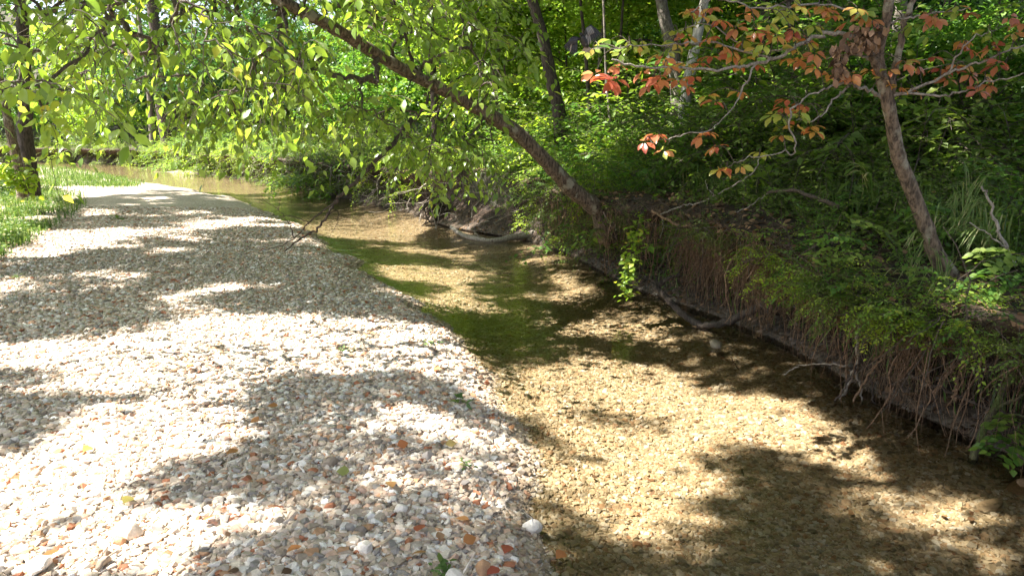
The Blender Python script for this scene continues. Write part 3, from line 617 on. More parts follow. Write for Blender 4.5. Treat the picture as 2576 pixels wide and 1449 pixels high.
BR = [([(2219,247,4.2),(2185,227,4.15),(2154,216,4.1),(2113,212,4.05),(2071,227,4.),(2003,265,3.95)], .011), ([(2139,218,4.1),(2101,247,4.05),(2063,296,4.),(2003,303,3.95)], .007),
      ([(2211,163,4.2),(2177,144,4.15),(2135,137,4.1),(2080,150,4.1)], .009), ([(2185,95,4.15),(2117,87,4.1),(2060,91,4.1),(2003,118,4.05),(1946,148,4.),(1889,163,4.),(1829,171,3.95),(1715,174,3.9),(1602,167,3.85),(1540,150,3.8)], .013),
      ([(1905,160,4.),(1850,260,3.95),(1791,326,3.9)], .006), ([(2003,118,4.05),(1900,130,4.1),(1772,57,4.1),(1700,90,4.1)], .006), ([(1946,148,4.),(1800,110,4.),(1712,114,3.9),(1600,115,3.9),(1490,125,3.8)], .006),
      ([(2230,243,4.2),(2306,224,4.15),(2382,186,4.1),(2458,159,4.),(2534,129,3.95),(2620,95,3.9)], .010), ([(2242,235,4.2),(2363,239,4.1),(2420,231,4.05),(2496,205,4.),(2620,180,3.9)], .008),
      ([(2228,60,4.15),(2300,45,4.1),(2380,30,4.1),(2440,20,4.)], .007), ([(2225,70,4.15),(2160,35,4.1),(2060,10,4.1),(1950,30,4.1)], .008), ([(2060,10,4.1),(1900,20,4.),(1800,0,4.),(1740,30,4.)], .006),
      ([(2003,265,3.95),(1985,300,3.95),(2000,380,4.),(1960,385,4.),(1880,400,4.),(1830,420,4.)], .006), ([(1791,326,3.9),(1700,345,3.9),(1640,360,3.85)], .004), ([(2382,186,4.1),(2440,100,4.),(2500,80,4.)], .006)]
mb = MB(); allp = []
for L, r0 in BR:
    Q = wob(pxpath(L), rs, .006); mb.tube(Q, np.linspace(r0, r0*.35, len(Q)), 6); allp.append(Q)
link('branch', mb.me('branch', off=rb), M['dead_wood'], red); allp = np.vstack(allp)
CL = '''1490,120,g 1530,108,g 1560,135,g 1600,112,y 1520,200,R 1495,188,r 1610,182,r 1640,192,r 1630,212,r 1690,172,o 1722,160,o 1700,200,r 1745,192,r 1760,160,r 1770,40,y 1740,30,o 1790,18,r 1850,60,g 1862,40,r 1690,75,y 1722,68,y 1730,92,o 1830,110,r 1842,128,o 1768,242,o 1795,255,r 1950,14,y 1972,42,y 1995,32,y 2040,66,y 1900,76,r 1930,82,o 1962,86,o 1910,120,y 1932,108,y 1952,100,r 1880,142,o 1902,160,r 2050,20,o 2030,8,o 1990,145,p 2002,152,o 2052,168,o 2082,186,o 2150,196,r 1975,250,r 2010,270,r 1960,290,p 1990,318,o 1932,290,y 2030,330,o 1900,380,y 1830,420,o 1852,415,y 1620,356,r 1655,376,o 1765,342,r 1792,366,r 2252,172,r 2292,146,r 2312,152,r 2340,142,r 2270,215,o 2292,226,o 2400,166,r 2440,186,r 2380,200,r 2480,75,g 2500,90,g 2530,86,r 2562,60,r 2400,105,o 2420,120,r 2460,115,r 2500,122,r 2450,216,r 2350,35,r 2370,42,r 2400,30,y 2472,226,r 2170,40,o 2200,45,o 2180,24,g 1560,170,r 1660,150,o 1580,100,g 1640,120,g 1700,110,y 1790,90,r 1870,100,o 1990,75,r 2020,110,y 2060,130,o 2120,60,r 2090,40,o 2290,60,g 2330,90,g 2520,150,r 2560,120,r 2350,175,r 1930,60,y 1880,20,o 2010,290,y 1955,270,o'''.split()
cmap = {'g': (.74, .99), 'y': (.60, .86), 'o': (.28, .66), 'r': (.05, .55), 'R': (0, .25), 'p': (.2, .95)}
pos = []; d = []; nr_ = []; sz = []; rn = []; pt = MB()
CL = CL+[('%g,%g,%s' % (float(q.split(',')[0])+rs.randn()*28, float(q.split(',')[1])+rs.randn()*20, q.split(',')[2])) for q in CL[::2]]
for s_ in CL:
    x, y, c = s_.split(','); x = float(x); y = float(y); dep = 3.85+.4*rs.rand()+(.0 if x < 2200 else .05); P = at(x, y, dep)
    j = np.argmin(np.linalg.norm(allp-P, axis=1)); q = allp[j]; P[1] = P[1]*.5+q[1]*.5; mid = (q+P)/2+np.array([0, 0, .03]); pt.tube(spl([q, mid, P], 6), np.linspace(.0028, .0015, 6), 4, cap=False)
    face = unit(np.array([rs.randn()*.35, -.45+rs.randn()*.35, 1.])); a0 = rs.rand()*6.28; lo, hi = cmap[c]; base_sz = .069 if c != 'R' else .11; e1 = unit(np.cross(face, [0, 1, .1])); e2 = np.cross(face, e1); cv = rs.rand()
    for k in range(rs.randint(4, 6)):
        a = a0+(k-2)*1.05+rs.randn()*.12; dd = unit(e1*math.cos(a)+e2*math.sin(a)-np.array([0, 0, .30+.25*rs.rand()])); pos.append(P+dd*.012); d.append(dd); nr_.append(unit(face+rs.randn(3)*.25)); sz.append(base_sz*(1-.12*abs(k-2))*(.85+.3*rs.rand())); rn.append(np.clip(lo+(hi-lo)*(cv*.5+.5*rs.rand())+.10*rs.randn(), 0, .99))
link('leaf_stalk', pt.me('leaf_stalk', off=rb), M['twig'], red)
link('crown', leaf_mesh('crown', np.array(pos), np.array(d), np.array(nr_), np.array(sz), np.array(rn), 'obov', 1.0, off=rb), M['leaf_red'], red)
# wad of dead leaves caught in it
def crumple(n, cpx, spreadpx, dep, rs, size):
    pos = []; d = []; nn = []; sz = []
    for i in range(n):
        P = at(cpx[0]+rs.randn()*spreadpx[0], cpx[1]+rs.randn()*spreadpx[1], dep+rs.randn()*.03); pos.append(P); d.append(unit(np.array([rs.randn()*.5, rs.randn()*.4, -1.+.4*rs.randn()]))); nn.append(unit(rs.randn(3)+[0, -1.2, .3])); sz.append(size*(.7+.6*rs.rand()))
    return pos, d, nn, sz
A = [crumple(90, (2112, 155), (8, 22), 4.0, rs, .042), crumple(120, (2185, 88), (18, 15), 4.1, rs, .045), crumple(50, (2150, 115), (22, 5), 4.05, rs, .04)]
_r = empty('dead_leaf_clump', A[0][0][0], 'wad of withered brown leaves caught in the fork of the red leaved tree', 'dead leaves')
for a_ in A:
    o = link('withered_leaves', leaf_mesh('withered_leaves', np.array(a_[0]), np.array(a_[1]), np.array(a_[2]), np.array(a_[3]), rs.rand(len(a_[0])), 'obov', 1.15, off=A[0][0][0]), M['dead_leaf'], _r); o['kind'] = 'stuff'

# ================================================================== BACKGROUND WOODS
def make_tree_variant(seed, H, Rw, nsp, per, leafsize, z0=.1, spr=.42, shape='round', trunk_r=.05, tpl='rhomb', mat='leaf_under', bark='bark_dark', lean_=.3):
    rs = np.random.RandomState(seed); c = []
    lob = [(rs.randn()*Rw*.4, rs.randn()*Rw*.4, H*(.25+.7*rs.rand()), Rw*(.35+.35*rs.rand())) for _ in range(9)]
    while len(c) < nsp:
        l = lob[rs.randint(len(lob))]; v = unit(rs.randn(3))*l[3]*(.35+.65*rs.rand()**.5); p = np.array([l[0]+v[0], l[1]+v[1], l[2]+v[2]*.55])
        if p[2] < z0*H or p[2] > H: continue
        c.append(p)
    c = np.array(c); tr = spl([(0, 0, -.3), (lean_*rs.randn()*.4, lean_*rs.randn()*.4, H*.35), (lean_*rs.randn(), lean_*rs.randn(), H*.9)], 12)
    tb = MB(); tb.tube(tr, np.linspace(trunk_r, trunk_r*.25, 12), 8); tm = tb.me('trunk')
    sub = c[rs.choice(len(c), min(60, len(c)), replace=False)]; gb, _, _ = grow(tr[2:], None, sub, rs, .006, .45, .08, 4, trunk_r*.5); bm_ = gb.me('branch')
    pos, d, nr_, sz = spray_leaves(c, per, spr, rs, leafsize); cm = leaf_mesh('crown', pos, d, nr_, sz, clumprnd(c, per, rs, .5), tpl)
    tm.materials.append(M[bark]); bm_.materials.append(M[bark]); cm.materials.append(M[mat]); return tm, bm_, cm
def protos(name, specs):
    out = []
    for sp in specs:
        tm, b, c = make_tree_variant(**sp); out.append((tm, b, c))
    return out
def plant(name, var, loc, rz, sc, label, cat, group, parts=('trunk', 'branch', 'crown'), sz=None):
    if name == 'shrub' and 'fine' in label: name = 'fern_clump'; cat = 'fern'; label = label.replace('fine leaved', 'fine').replace('fine', 'feathery').replace('shrub', 'fern clump').replace('olive ', ''); group = group.replace('shrubs', 'fern clumps')
    r = empty(name, loc, label, cat, group); r.rotation_euler = (0, 0, rz); r.scale = (sc, sc, sz or sc)
    for pn, me in zip(parts, var):
        o = bpy.data.objects.new(pn, me); C.objects.link(o); o.parent = r
    return r
UND = protos('u', [dict(seed=100+i, H=6.5, Rw=2.6, nsp=420, per=26, leafsize=.15, z0=.03, mat=['leaf_under', 'leaf_lime', 'leaf_dark', 'leaf_under', 'leaf_lime', 'leaf_dark'][i], spr=.5) for i in range(6)])
rs = np.random.RandomState(33)
def ok_forest(x, y):
    dl = -sdist(np.array([x]), np.array([y]), LWs)[0]; dr = sdist(np.array([x]), np.array([y]), RWs)[0]; return dr > 1.4 or dl > 7.5, dr, dl
GR_FAR = 'leafy understorey trees across the background'
KN = {0: 'mid green leafy understorey tree in the background woods', 1: 'bright lime leafy understorey tree in the background woods', 2: 'dark green leafy understorey tree in the background woods', 3: 'mid green leafy understorey tree in the background woods', 4: 'bright lime leafy understorey tree in the background woods', 5: 'dark green leafy understorey tree in the background woods'}
LM = [(0,'left of the slim far trunk'),(400,'by the ivy clad trunk'),(700,'on the far bend'),(1000,'behind the hanging boughs'),(1180,'above the root wad'),(1400,'above the pale log'),(1560,'at the leaning tree base'),(1700,'by the straight dark trunk'),(1850,'above the root curtain'),(2050,'right of the tree painted pale as sunlit'),(2250,'left of the red leaved tree'),(2400,'at the red leaved tree foot'),(2576,'right of the red leaved tree'),(9999,'at the right frame edge')]
def where(P):
    u, v, f = proj(np.array(P, float)); u = float(u)
    return [b for a, b in LM if a >= u][0] if u > 0 else 'at the left frame edge'
placed = []
def try_tree(x, y, sc, kinds, md=1.5):
    ok, dr, dl = ok_forest(x, y)
    if not ok: return False
    for q in placed:
        if (q[0]-x)**2+(q[1]-y)**2 < md*md: return False
    placed.append((x, y)); k = kinds[rs.randint(len(kinds))]
    plant('understorey_tree', UND[k], (x, y, tz(x, y)-.1), rs.rand()*6.28, sc*(.85+.3*rs.rand()), KN[k].replace('tree in the background woods', 'tree '+('near' if y < 20 else 'halfway back' if y < 33 else 'far back' if y < 45 else 'farthest back')+' '+where([x, y, 2.5])), 'tree', GR_FAR); return True
# ring far behind, then middle, then the right bank woods
for i in range(1400):
    y = 26+34*rs.rand(); x = (rs.rand()*2-1)*y*.78
    if len(placed) > 95: break
    try_tree(x, y, 1.25 if y > 38 else 1.0, [0, 1, 3, 4, 2], 2.9)
n0 = len(placed)
for i in range(500):
    y = 15+12*rs.rand(); x = -.2*y+rs.rand()*y*.98
    if len(placed) > n0+24: break
    u_, v_, _ = proj(np.array([x, y, 2.])); 
    ok, dr, dl = ok_forest(x, y)
    if dr < 2.8: continue
    try_tree(x, y, .7+.25*rs.rand(), ([0, 1, 4, 4] if u_ < 1750 else [2, 0, 3, 1]), 2.1)
n0 = len(placed)
for i in range(300):
    y = 8+6*rs.rand(); x = y*(.3+.5*rs.rand())
    if len(placed) > n0+5: break
    ok, dr, dl = ok_forest(x, y)
    if dr < 2.6 or x < y*.5: continue
    try_tree(x, y, .55, [2, 0, 3], 1.6)
n0 = len(placed)
for i in range(400):
    y = 10+9*rs.rand(); x = y*(.42+.42*rs.rand())
    if len(placed) > n0+12: break
    ok, dr, dl = ok_forest(x, y)
    if dr < 4.2: continue
    try_tree(x, y, .6+.2*rs.rand(), [0, 3, 2, 1], 1.7)
n0 = len(placed)
for i in range(300):   # left bank
    y = 20+14*rs.rand(); x = -y*(.45+.4*rs.rand())
    if len(placed) > n0+14: break
    try_tree(x, y, .75, [0, 2, 4, 3], 2.2)
# closing wall of woods
rs = np.random.RandomState(44); c = np.stack([-90+180*rs.rand(13000), 64+14*rs.rand(13000), 1+36*rs.rand(13000)], 1)
pos, d, nr_, sz = spray_leaves(c, 13, 1.0, rs, .5); o = link('treeline', leaf_mesh('treeline', pos, d, nr_, sz, clumprnd(c, 13, rs), 'rhomb', 1.3), M['leaf_under']); tag(o, 'far woods closing the view', kind='stuff')
# main trunks with crowns above
TR = [([(1412,352,14),(1405,280,14),(1385,190,14),(1365,90,14),(1335,-10,14)], .135, 'bark_dark', 'grey brown tree with a bowed trunk standing behind the leaning tree'),
      ([(1700,350,13),(1705,240,13),(1692,130,13),(1670,40,13),(1660,-20,13)], .13, 'bark_grey', 'straight dark tree trunk behind the red leaf sprays'),
      ([(1728,345,12),(1722,290,12),(1728,220,12),(1742,150,12),(1760,60,12),(1775,-10,12)], .10, 'bark_sunlit', 'tree with trunk painted pale as if sunlit right of the straight dark trunk'),
      ([(1545,430,13),(1538,340,13),(1530,250,13),(1525,200,13),(1520,60,13)], .026, 'bark_grey', 'thin grey sapling left of the straight dark trunk'),
      ([(2262,420,8.5),(2262,330,8.5),(2258,200,8.5),(2262,80,8.5),(2268,-10,8.5)], .09, 'bark_grey', 'grey trunk close behind the red leaved tree'),
      ([(85,500,18.2),(72,420,18.2),(62,330,18.2),(66,260,18.2),(60,120,18.2),(50,-10,18)], .18, 'bark_dark', 'thick dark reddish trunk at the left edge of the bar'),
      ([(55,490,17.5),(45,420,17.5),(25,330,17.5),(10,250,17.5),(-20,120,17.5),(-40,0,17.5)], .11, 'bark_brown', 'slanting tree beside the thick dark trunk'),
      ([(432,415,45),(425,380,45),(415,320,45),(405,250,45),(395,120,45),(380,0,45)], .42, 'bark_dark', 'ivy clad trunk on the far bend of the bank'),
      ([(480,415,43),(472,350,43),(460,280,43),(450,180,43),(440,0,43)], .17, 'bark_grey', 'thin grey trunk right of the ivy clad one'),
      ([(385,395,48),(380,300,48),(370,180,48),(355,90,48),(345,0,48)], .17, 'bark_grey', 'slim leaning grey trunk above the far bend'),
      ([(1095,330,17),(1092,230,17),(1085,120,17),(1082,0,17)], .10, 'bark_dark', 'dark trunk behind the middle of the leaning tree'),
      ([(1490,380,15),(1484,300,15),(1478,200,15),(1470,100,15),(1460,0,15)], .045, 'bark_dark', 'thin dark sapling behind the flying bird'),
      ([(1510,380,16),(1512,300,16),(1505,200,16),(1515,80,16),(1522,0,16)], .04, 'bark_grey', 'second thin sapling right behind the bird'),
      ([(2005,380,12),(2002,250,12),(1995,120,12),(1985,0,12)], .07, 'bark_dark', 'dark trunk in the shaded woods left of the leaf wad'),
      ([(2080,400,11),(2082,250,11),(2085,120,11),(2090,0,11)], .06, 'bark_dark', 'narrow dark trunk behind the leaf wad'),
      ([(2510,460,9),(2515,330,9),(2508,200,9),(2515,60,9),(2512,0,9)], .06, 'bark_dark', 'dark slim trunk near the right edge'),
      ([(2400,430,10),(2402,300,10),(2390,150,10),(2385,0,10)], .05, 'bark_dark', 'dark slim trunk right of the red leaved tree'),
      ([(640,400,35),(642,300,35),(650,180,35),(640,0,35)], .18, 'bark_dark', 'dark trunk rising behind the hanging boughs'),
      ([(1960,400,14),(1955,280,14),(1930,100,14),(1925,0,14)], .09, 'bark_dark', 'dark trunk deep in the woods left of centre right'),
      ([(1240,350,19),(1245,220,19),(1250,100,19),(1255,0,19)], .12, 'bark_grey', 'grey trunk right of the dark middle one')]
HI = [make_tree_variant(seed=300+i, H=9., Rw=3.4, nsp=330, per=20, leafsize=.17, z0=.0, mat=['leaf_lime', 'leaf_under', 'leaf_under'][i], spr=.6, trunk_r=.08)[1:] for i in range(3)]
rs = np.random.RandomState(55)
for i, (L, r0, bk, lb) in enumerate(TR):
    P = np.array([at(*p) for p in L]); b = P[0].copy(); b[2] = min(b[2], tz(b[0], b[1])-.1); P = np.vstack([b, P[1:]]) if P[0][2]-b[2] < .3 else np.vstack([b, P])
    top = P[-1]; dirv = unit(P[-1]-P[-2]); P = np.vstack([P, top+dirv*2.5, top+dirv*4+np.array([0, 0, 2.5])]); Q = spl(P, 40); rr = np.linspace(r0*1.12, r0*.5, 40)
    root = empty('woodland_tree', b, lb, 'tree', 'tree trunks standing in the woods'); mb = MB(); mb.tube(Q, rr*(1+.04*rs.randn(40)), 10, wob=.08, rs=rs); link('trunk', mb.me('trunk', off=b), M[bk], root)
    v = HI[i % 3]; s_ = .55 if r0 < .08 else .8
    for pn, me in zip(('branch', 'crown'), v):
        o = bpy.data.objects.new(pn, me); C.objects.link(o); o.parent = root; o.scale = (s_,)*3; o.rotation_euler = (0, 0, rs.rand()*6.28); tp = Q[26]-b; o.location = (tp[0], tp[1], max(tp[2]-1.2, 3.6+.17*b[1]*.6))
# ================================================================== SHRUBS AND UNDERGROWTH ON THE BANK
def shrub_variant(seed, H, Rw, n, per, ls, mat, tpl='rhomb'):
    """arching stems with side sprigs that carry leaves in two rows"""
    rs = np.random.RandomState(seed); g_ = MB(); pos = []; d = []; nn = []; sz = []; rn = []
    def sprig(P, r, den, cv):
        g_.tube(P, np.linspace(r, r*.35, len(P)), 3, cap=False); L = np.linalg.norm(np.diff(P, axis=0), axis=1).sum(); m = max(3, int(L/den))
        for k in range(m):
            q = (.12+.88*(k+rs.rand()*.5)/m)*(len(P)-1); i = min(int(q), len(P)-2); a = P[i]+(P[i+1]-P[i])*(q-i); tg = unit(P[i+1]-P[i]); sd = unit(np.cross(tg, [0, 0, 1.]+rs.randn(3)*.15))*(1 if k % 2 else -1)
            dd = unit(sd+tg*.6+np.array([0, 0, -.15])+rs.randn(3)*.22); pos.append(a+sd*.006); d.append(dd); nn.append(unit(np.array([0, 0, 1.])+rs.randn(3)*.3)); sz.append(ls*(.6+.7*rs.rand())); rn.append(np.clip(cv*.6+.4*rs.rand(), 0, .999))
    for j in range(22):
        a = rs.rand()*6.28; e = .15+.85*rs.rand(); L = H*(.75+.7*rs.rand()); v = unit(np.array([math.cos(a)*e, math.sin(a)*e, 1.05])); P = [np.array([rs.randn()*Rw*.25, rs.randn()*Rw*.25, -.04])]; cv = rs.rand()
        for k in range(9): v = unit(v+rs.randn(3)*.13+np.array([math.cos(a)*.05, math.sin(a)*.05, -.11-.02*k])); P.append(P[-1]+v*L/9)
        P = np.array(P); sprig(P[3:], .004, ls*.7, cv); g_.tube(P[:4], .005, 4, cap=False)
        for q in range(6):
            i = rs.randint(2, 9); v2 = unit(np.array([rs.randn(), rs.randn(), .25*rs.randn()])+unit(P[i]-P[i-1])*.6); L2 = L*(.18+.25*rs.rand()); Q = [P[i]]
            for k in range(5): v2 = unit(v2+rs.randn(3)*.15+np.array([0, 0, -.10])); Q.append(Q[-1]+v2*L2/5)
            sprig(np.array(Q), .002, ls*.6, cv)
    sm = g_.me('stem'); cm = leaf_mesh('foliage', np.array(pos), np.array(d), np.array(nn), np.array(sz), np.array(rn), tpl)
    sm.materials.append(M['twig']); cm.materials.append(M[mat]); return sm, cm
SH = [shrub_variant(400, .85, .5, 0, 0, .045, 'leaf_shrub'), shrub_variant(401, .75, .55, 0, 0, .038, 'leaf_shrub'), shrub_variant(402, .95, .5, 0, 0, .06, 'leaf_under'), shrub_variant(403, .8, .55, 0, 0, .05, 'leaf_dark'), shrub_variant(404, .85, .55, 0, 0, .052, 'leaf_lime')]
SL = ['small leaved olive green shrub in the bank undergrowth', 'fine leaved olive green shrub in the bank undergrowth', 'mid green broad leaved shrub in the bank undergrowth', 'dark green shrub in the bank undergrowth', 'bright green shrub in the bank undergrowth']
rs = np.random.RandomState(66); GS = 'shrubs growing along the top of the bank'
SZ = lambda s_: 'small' if s_ < .8 else ('middling' if s_ < 1.1 else 'large')
RWN = ['on the bank lip', 'just behind the lip', 'set back from the lip', 'deep behind the bank', 'in the woods edge', 'inside the woods', 'deeper inside the woods']
cnt = 0
for yq in np.concatenate([np.arange(3.2, 12, .46), np.arange(12, 17, .6), np.arange(17, 58, 1.4)]):
    for row in range(3 if yq > 17 else 7):
        if row > 3 and rs.rand() < .35: continue
        near = yq < 8.6; back = (.20 if near else .08)+row*.55+rs.rand()*.35; q = lip(yq+rs.randn()*.15, back); far = yq > 17
        if near and row == 0 and rs.rand() < .1: continue
        if 12.4 < yq < 16.6 and row < 1: continue
        if yq > 44 and row > 1: continue
        k = ([0, 1, 2, 0] if yq < 8 else [0, 1, 2, 4])[rs.randint(4)]; s_ = (.65+.55*rs.rand())*(1.0+.16*row*(yq > 6))*(1.5 if far else 1.)
        if row == 0: s_ *= (.56 if near else .75)
        if row == 1 and near: s_ *= .85
        uu, vv, _f = proj(np.array([q[0], q[1], 1.25]))
        if row < 4 and 1370 < uu < 1540 and 6.9 < yq < 10.2: s_ *= .6
        if yq < 5.2: s_ *= .75
        if row > 3: s_ *= 1.25
        plant('shrub', SH[k], (q[0], q[1], tz(q[0], q[1])-.03 if row else .93*float(hsc(yq))), rs.rand()*6.28, s_, SZ(s_)+' '+SL[k].replace(' in the bank undergrowth', '').replace('small leaved', 'olive').replace('fine leaved olive', 'fine').replace('broad leaved', 'broad').replace('olive olive', 'olive')+' '+RWN[row]+' '+where([q[0], q[1], 1.3]), 'shrub', GS, ('stem', 'foliage')); cnt += 1
for yq, z, k in [(9.9,.7,0),(10.6,.72,1),(11.2,.7,0),(8.8,.8,1),(9.6,.55,0),(10.3,.5,1),(10.9,.45,0),(11.5,.5,2),(10.0,.35,1),(9.1,.62,0),(8.5,.7,1),(11.9,.6,4),(12.6,.75,0),(17.2,.5,4),(18.4,.5,0),(19.6,.5,4),(21.,.5,0),(22.5,.4,4),(24.,.5,0)]+[(26+1.3*i, .5, (0, 4, 1)[i % 3]) for i in range(0, 22, 2)]:
    q = bank_pt(yq, z, .0); plant('shrub', SH[k], q-[0, 0, .18], rs.rand()*6.28, .62 if yq < 16 else (1.1 if yq < 25 else 1.7), SL[k].replace(' in the bank undergrowth', '').replace('small leaved ', '').replace('fine leaved ', 'fine ')+' draped down the bank face '+where(q), 'shrub', 'shrubs draped down the bank face', ('stem', 'foliage'))
for i in range(40):
    y = 42+20*rs.rand(); x = -42+52*rs.rand(); ok, dr, dl = ok_forest(x, y)
    if not (dr > .6 or dl > 9): continue
    k = rs.randint(5); s_ = 1.8+1.6*rs.rand(); plant('shrub', SH[k], (x, y, tz(x, y)-.1), rs.rand()*6.28, s_, SL[k].replace(' in the bank undergrowth', '')+' far off '+where([x, y, 1.3]), 'shrub', 'shrubs on the far bend of the stream', ('stem', 'foliage'))
for i in range(24):
    yq = (4.4+.7*rs.rand()) if i < 9 else (3.0+1.3*rs.rand()) if i < 17 else (5.4+2.8*rs.rand()); q = bank_pt(yq, .93, .03); k = (0, 1, 2, 4, 1, 0)[i % 6]
    plant('shrub', SH[k], q-[0, 0, .12], rs.rand()*6.28, .26+.22*rs.rand(), 'little '+SL[k].replace(' in the bank undergrowth', '').replace('small leaved ', '').replace('fine leaved ', 'fine ')+' spilling over the lip '+where(q), 'shrub', 'little plants spilling over the near bank lip', ('stem', 'foliage'))
_n = 9000; _i = rs.randint(0, len(by), _n); _m = (by[_i] < 16); _i = _i[_m]; _k = rs.choice(np.r_[8:20, 42:58, 42:58], len(_i)); _P = np.stack([BX[_i, _k], BY[_i, _k], BZ[_i, _k]+.012], 1)+rs.randn(len(_i), 3)*.012
_a = rs.rand(len(_i))*6.28; _o = link('bank_litter', leaf_mesh('bank_litter', _P, np.stack([np.cos(_a), np.sin(_a), rs.randn(len(_a))*.4], 1), unit(np.stack([rs.randn(len(_a))*.5-.3, rs.randn(len(_a))*.5, np.ones(len(_a))], 1)), .03+.045*rs.rand(len(_a)), rs.rand(len(_a)), 'ovate', 1.3), M['dead_leaf']); tag(_o, 'brown leaf litter lying on the bank top and foot', kind='stuff')
# left-hand shrubs by the dark trunk, and far bend
for i in range(26):
    x, y = gp(-150+330*rs.rand(), 470+25*rs.rand(), .3)[:2]
    if -sdist(np.array([x]), np.array([y]), LWs)[0] < 6: continue
    k = rs.randint(5); plant('shrub', SH[k], (x, y, tz(x, y)-.05), rs.rand()*6.28, .9+.6*rs.rand(), SL[k].replace('in the bank undergrowth', 'around the trunks at the left edge'), 'shrub', 'shrubs around the trunks at the left edge', ('stem', 'foliage'))

# ================================================================== ROOTS HANGING FROM THE BANK
rs = np.random.RandomState(12); mb = MB(); mf = MB()
def hang(mbx, yq, L, r, rs, z0=None, sides=4, out0=.02, drift=.25, tw=.28):
    z0 = z0 if z0 is not None else .80+.2*rs.rand(); P = [bank_pt(yq, z0, out0)]; v = np.array([rs.randn()*.25, rs.randn()*.2, -.55]); n = 9
    side = rs.randn()*drift
    for k in range(n):
        v = v*.75+np.array([rs.randn()*tw, rs.randn()*tw+side*.3, -.9])*.25; q = P[-1]+v/np.linalg.norm(v)*L/n
        P.append(q)
    P = np.array(P); P[:, 2] = np.maximum(P[:, 2], -.02); mbx.tube(P, np.linspace(r, r*.35, len(P)), sides, cap=False)
tuftc = 4.8+3.3*rs.rand(60); tuftl = .35+.75*rs.rand(60)
for i in range(5600):
    dense_zone = rs.rand() < .66
    ti = rs.randint(60); tf = dense_zone and rs.rand() < .6
    yq = (tuftc[ti]+.06*rs.randn() if tf else 4.8+3.2*rs.rand()) if dense_zone else (2.8+2.1*rs.rand() if rs.rand() < .5 else 2.7+9*rs.rand())
    if vn(np.array([yq]), np.array([3.]), .55, 88)[0] > .62 and rs.rand() < .75: continue
    wild = rs.rand() < .4
    hang(mb, yq, (.12+.70*rs.rand()**.9)*(tuftl[ti] if tf else 1), .0014+.009*rs.rand()**5, rs, tw=1.1 if wild else .32, z0=.74+.26*rs.rand() if rs.rand() < .78 else .3+.4*rs.rand(), sides=3, out0=-.10+rs.rand()*.16, drift=.45)
tag(link('root_mat', mb.me('root_mat'), M['root']), 'mat of fine brown roots hanging down the bank face', kind='stuff')
mb = MB()
for i in range(1000):       # cross-tangle of twigs
    yq = 3.2+8.5*rs.rand(); a = bank_pt(yq, .25+.75*rs.rand(), .05+.12*rs.rand()); L = .2+.5*rs.rand(); v = unit(np.array([rs.randn()*.4, rs.randn(), rs.randn()*.7-.3]))
    P = [a]
    for k in range(6): v = unit(v+rs.randn(3)*.22); P.append(P[-1]+v*L/6)
    mb.tube(np.array(P), np.linspace(.0035, .0012, 7)*(.6+rs.rand()), 4, cap=False)
tag(link('twig_litter', mb.me('twig_litter'), M['twig']), 'tangle of thin brown twigs over the near bank face', kind='stuff'); mb = MB()
for i in range(520):
    yq = 13+26*rs.rand(); a = bank_pt(yq, .1+.9*rs.rand(), .05+.2*rs.rand()); L = .3+.8*rs.rand(); v = unit(np.array([rs.randn()*.8, rs.randn()*.6, rs.randn()*.6-.5])); P = [a]
    for k in range(6): v = unit(v+rs.randn(3)*.25); P.append(P[-1]+v*L/6)
    mb.tube(np.array(P), np.linspace(.009, .003, 7)*(.6+rs.rand()), 4, cap=False)
tag(link('twig_litter', mb.me('twig_litter'), M['dead_wood']), 'tangle of pale dead twigs over the farther bank', kind='stuff')
def stick(name, label, cat, L, r0, r1, mat, subs=(), sides=8, group=None, w=.006, seed=0):
    rs = np.random.RandomState(seed+900); P = wob(pxpath(L), rs, w); b = P[0]; mb = MB(); mb.tube(P, np.linspace(r0, r1, len(P))*(1+.06*rs.randn(len(P))), sides, wob=.12, rs=rs)
    for (LL, a, c) in subs: Q = wob(pxpath(LL), rs, w*.7); mb.tube(Q, np.linspace(a, c, len(Q)), 6)
    o = link(name, mb.me(name, off=b), M[mat], loc=b); return tag(o, label, cat, group)
stick('fallen_branch', 'long curved dark branch resting in the water below the hanging roots', 'branch', [(1645,715,7.0),(1690,762,6.85),(1725,795,6.75),(1765,818,6.65),(1820,812,6.45),(1880,786,6.25),(1950,748,6.05),(2010,705,5.95)], .030, .034, 'bark_dark', [([(1652,722,7.0),(1675,705,7.05),(1710,690,7.1)], .025, .015), ([(1655,725,7),(1640,712,7),(1625,712,7)], .006, .002)], 10)
stick('fallen_log', 'pale barkless log lying at the foot of the sunlit bank', 'log', [(1135,572,13.6),(1165,592,12.9),(1205,602,12.55),(1245,606,12.4),(1290,597,12.5),(1365,583,12.6)], .035, .055, 'dead_wood', [([(1210,602,12.5),(1195,585,12.6),(1185,575,12.6)], .02, .012)], 10, seed=2)
stick('mossy_pole', 'mossy upright pole slanting from the water at the right edge', 'branch', [(2443,1165,3.75),(2470,1095,3.78),(2500,1030,3.8),(2535,965,3.8),(2560,900,3.8),(2600,780,3.8),(2640,640,3.8)], .022, .014, 'mossy', [([(2500,1030,3.8),(2540,1010,3.7),(2600,980,3.6)], .012, .006), ([(2480,1070,3.78),(2530,1045,3.7),(2590,1048,3.6)], .010, .006)], seed=3)
stick('fallen_branch', 'thin brown stick crossing behind the mossy pole', 'branch', [(2280,940,4.25),(2340,965,4.15),(2420,1000,4.0),(2480,1025,3.9),(2590,1050,3.8)], .010, .007, 'twig', seed=4)
stick('fallen_branch', 'straight tan stick leaning on the bank below the orange leaf', 'branch', [(2105,1062,4.7),(2140,1020,4.65),(2180,950,4.6),(2215,905,4.55),(2262,845,4.5)], .009, .006, 'root', seed=5)
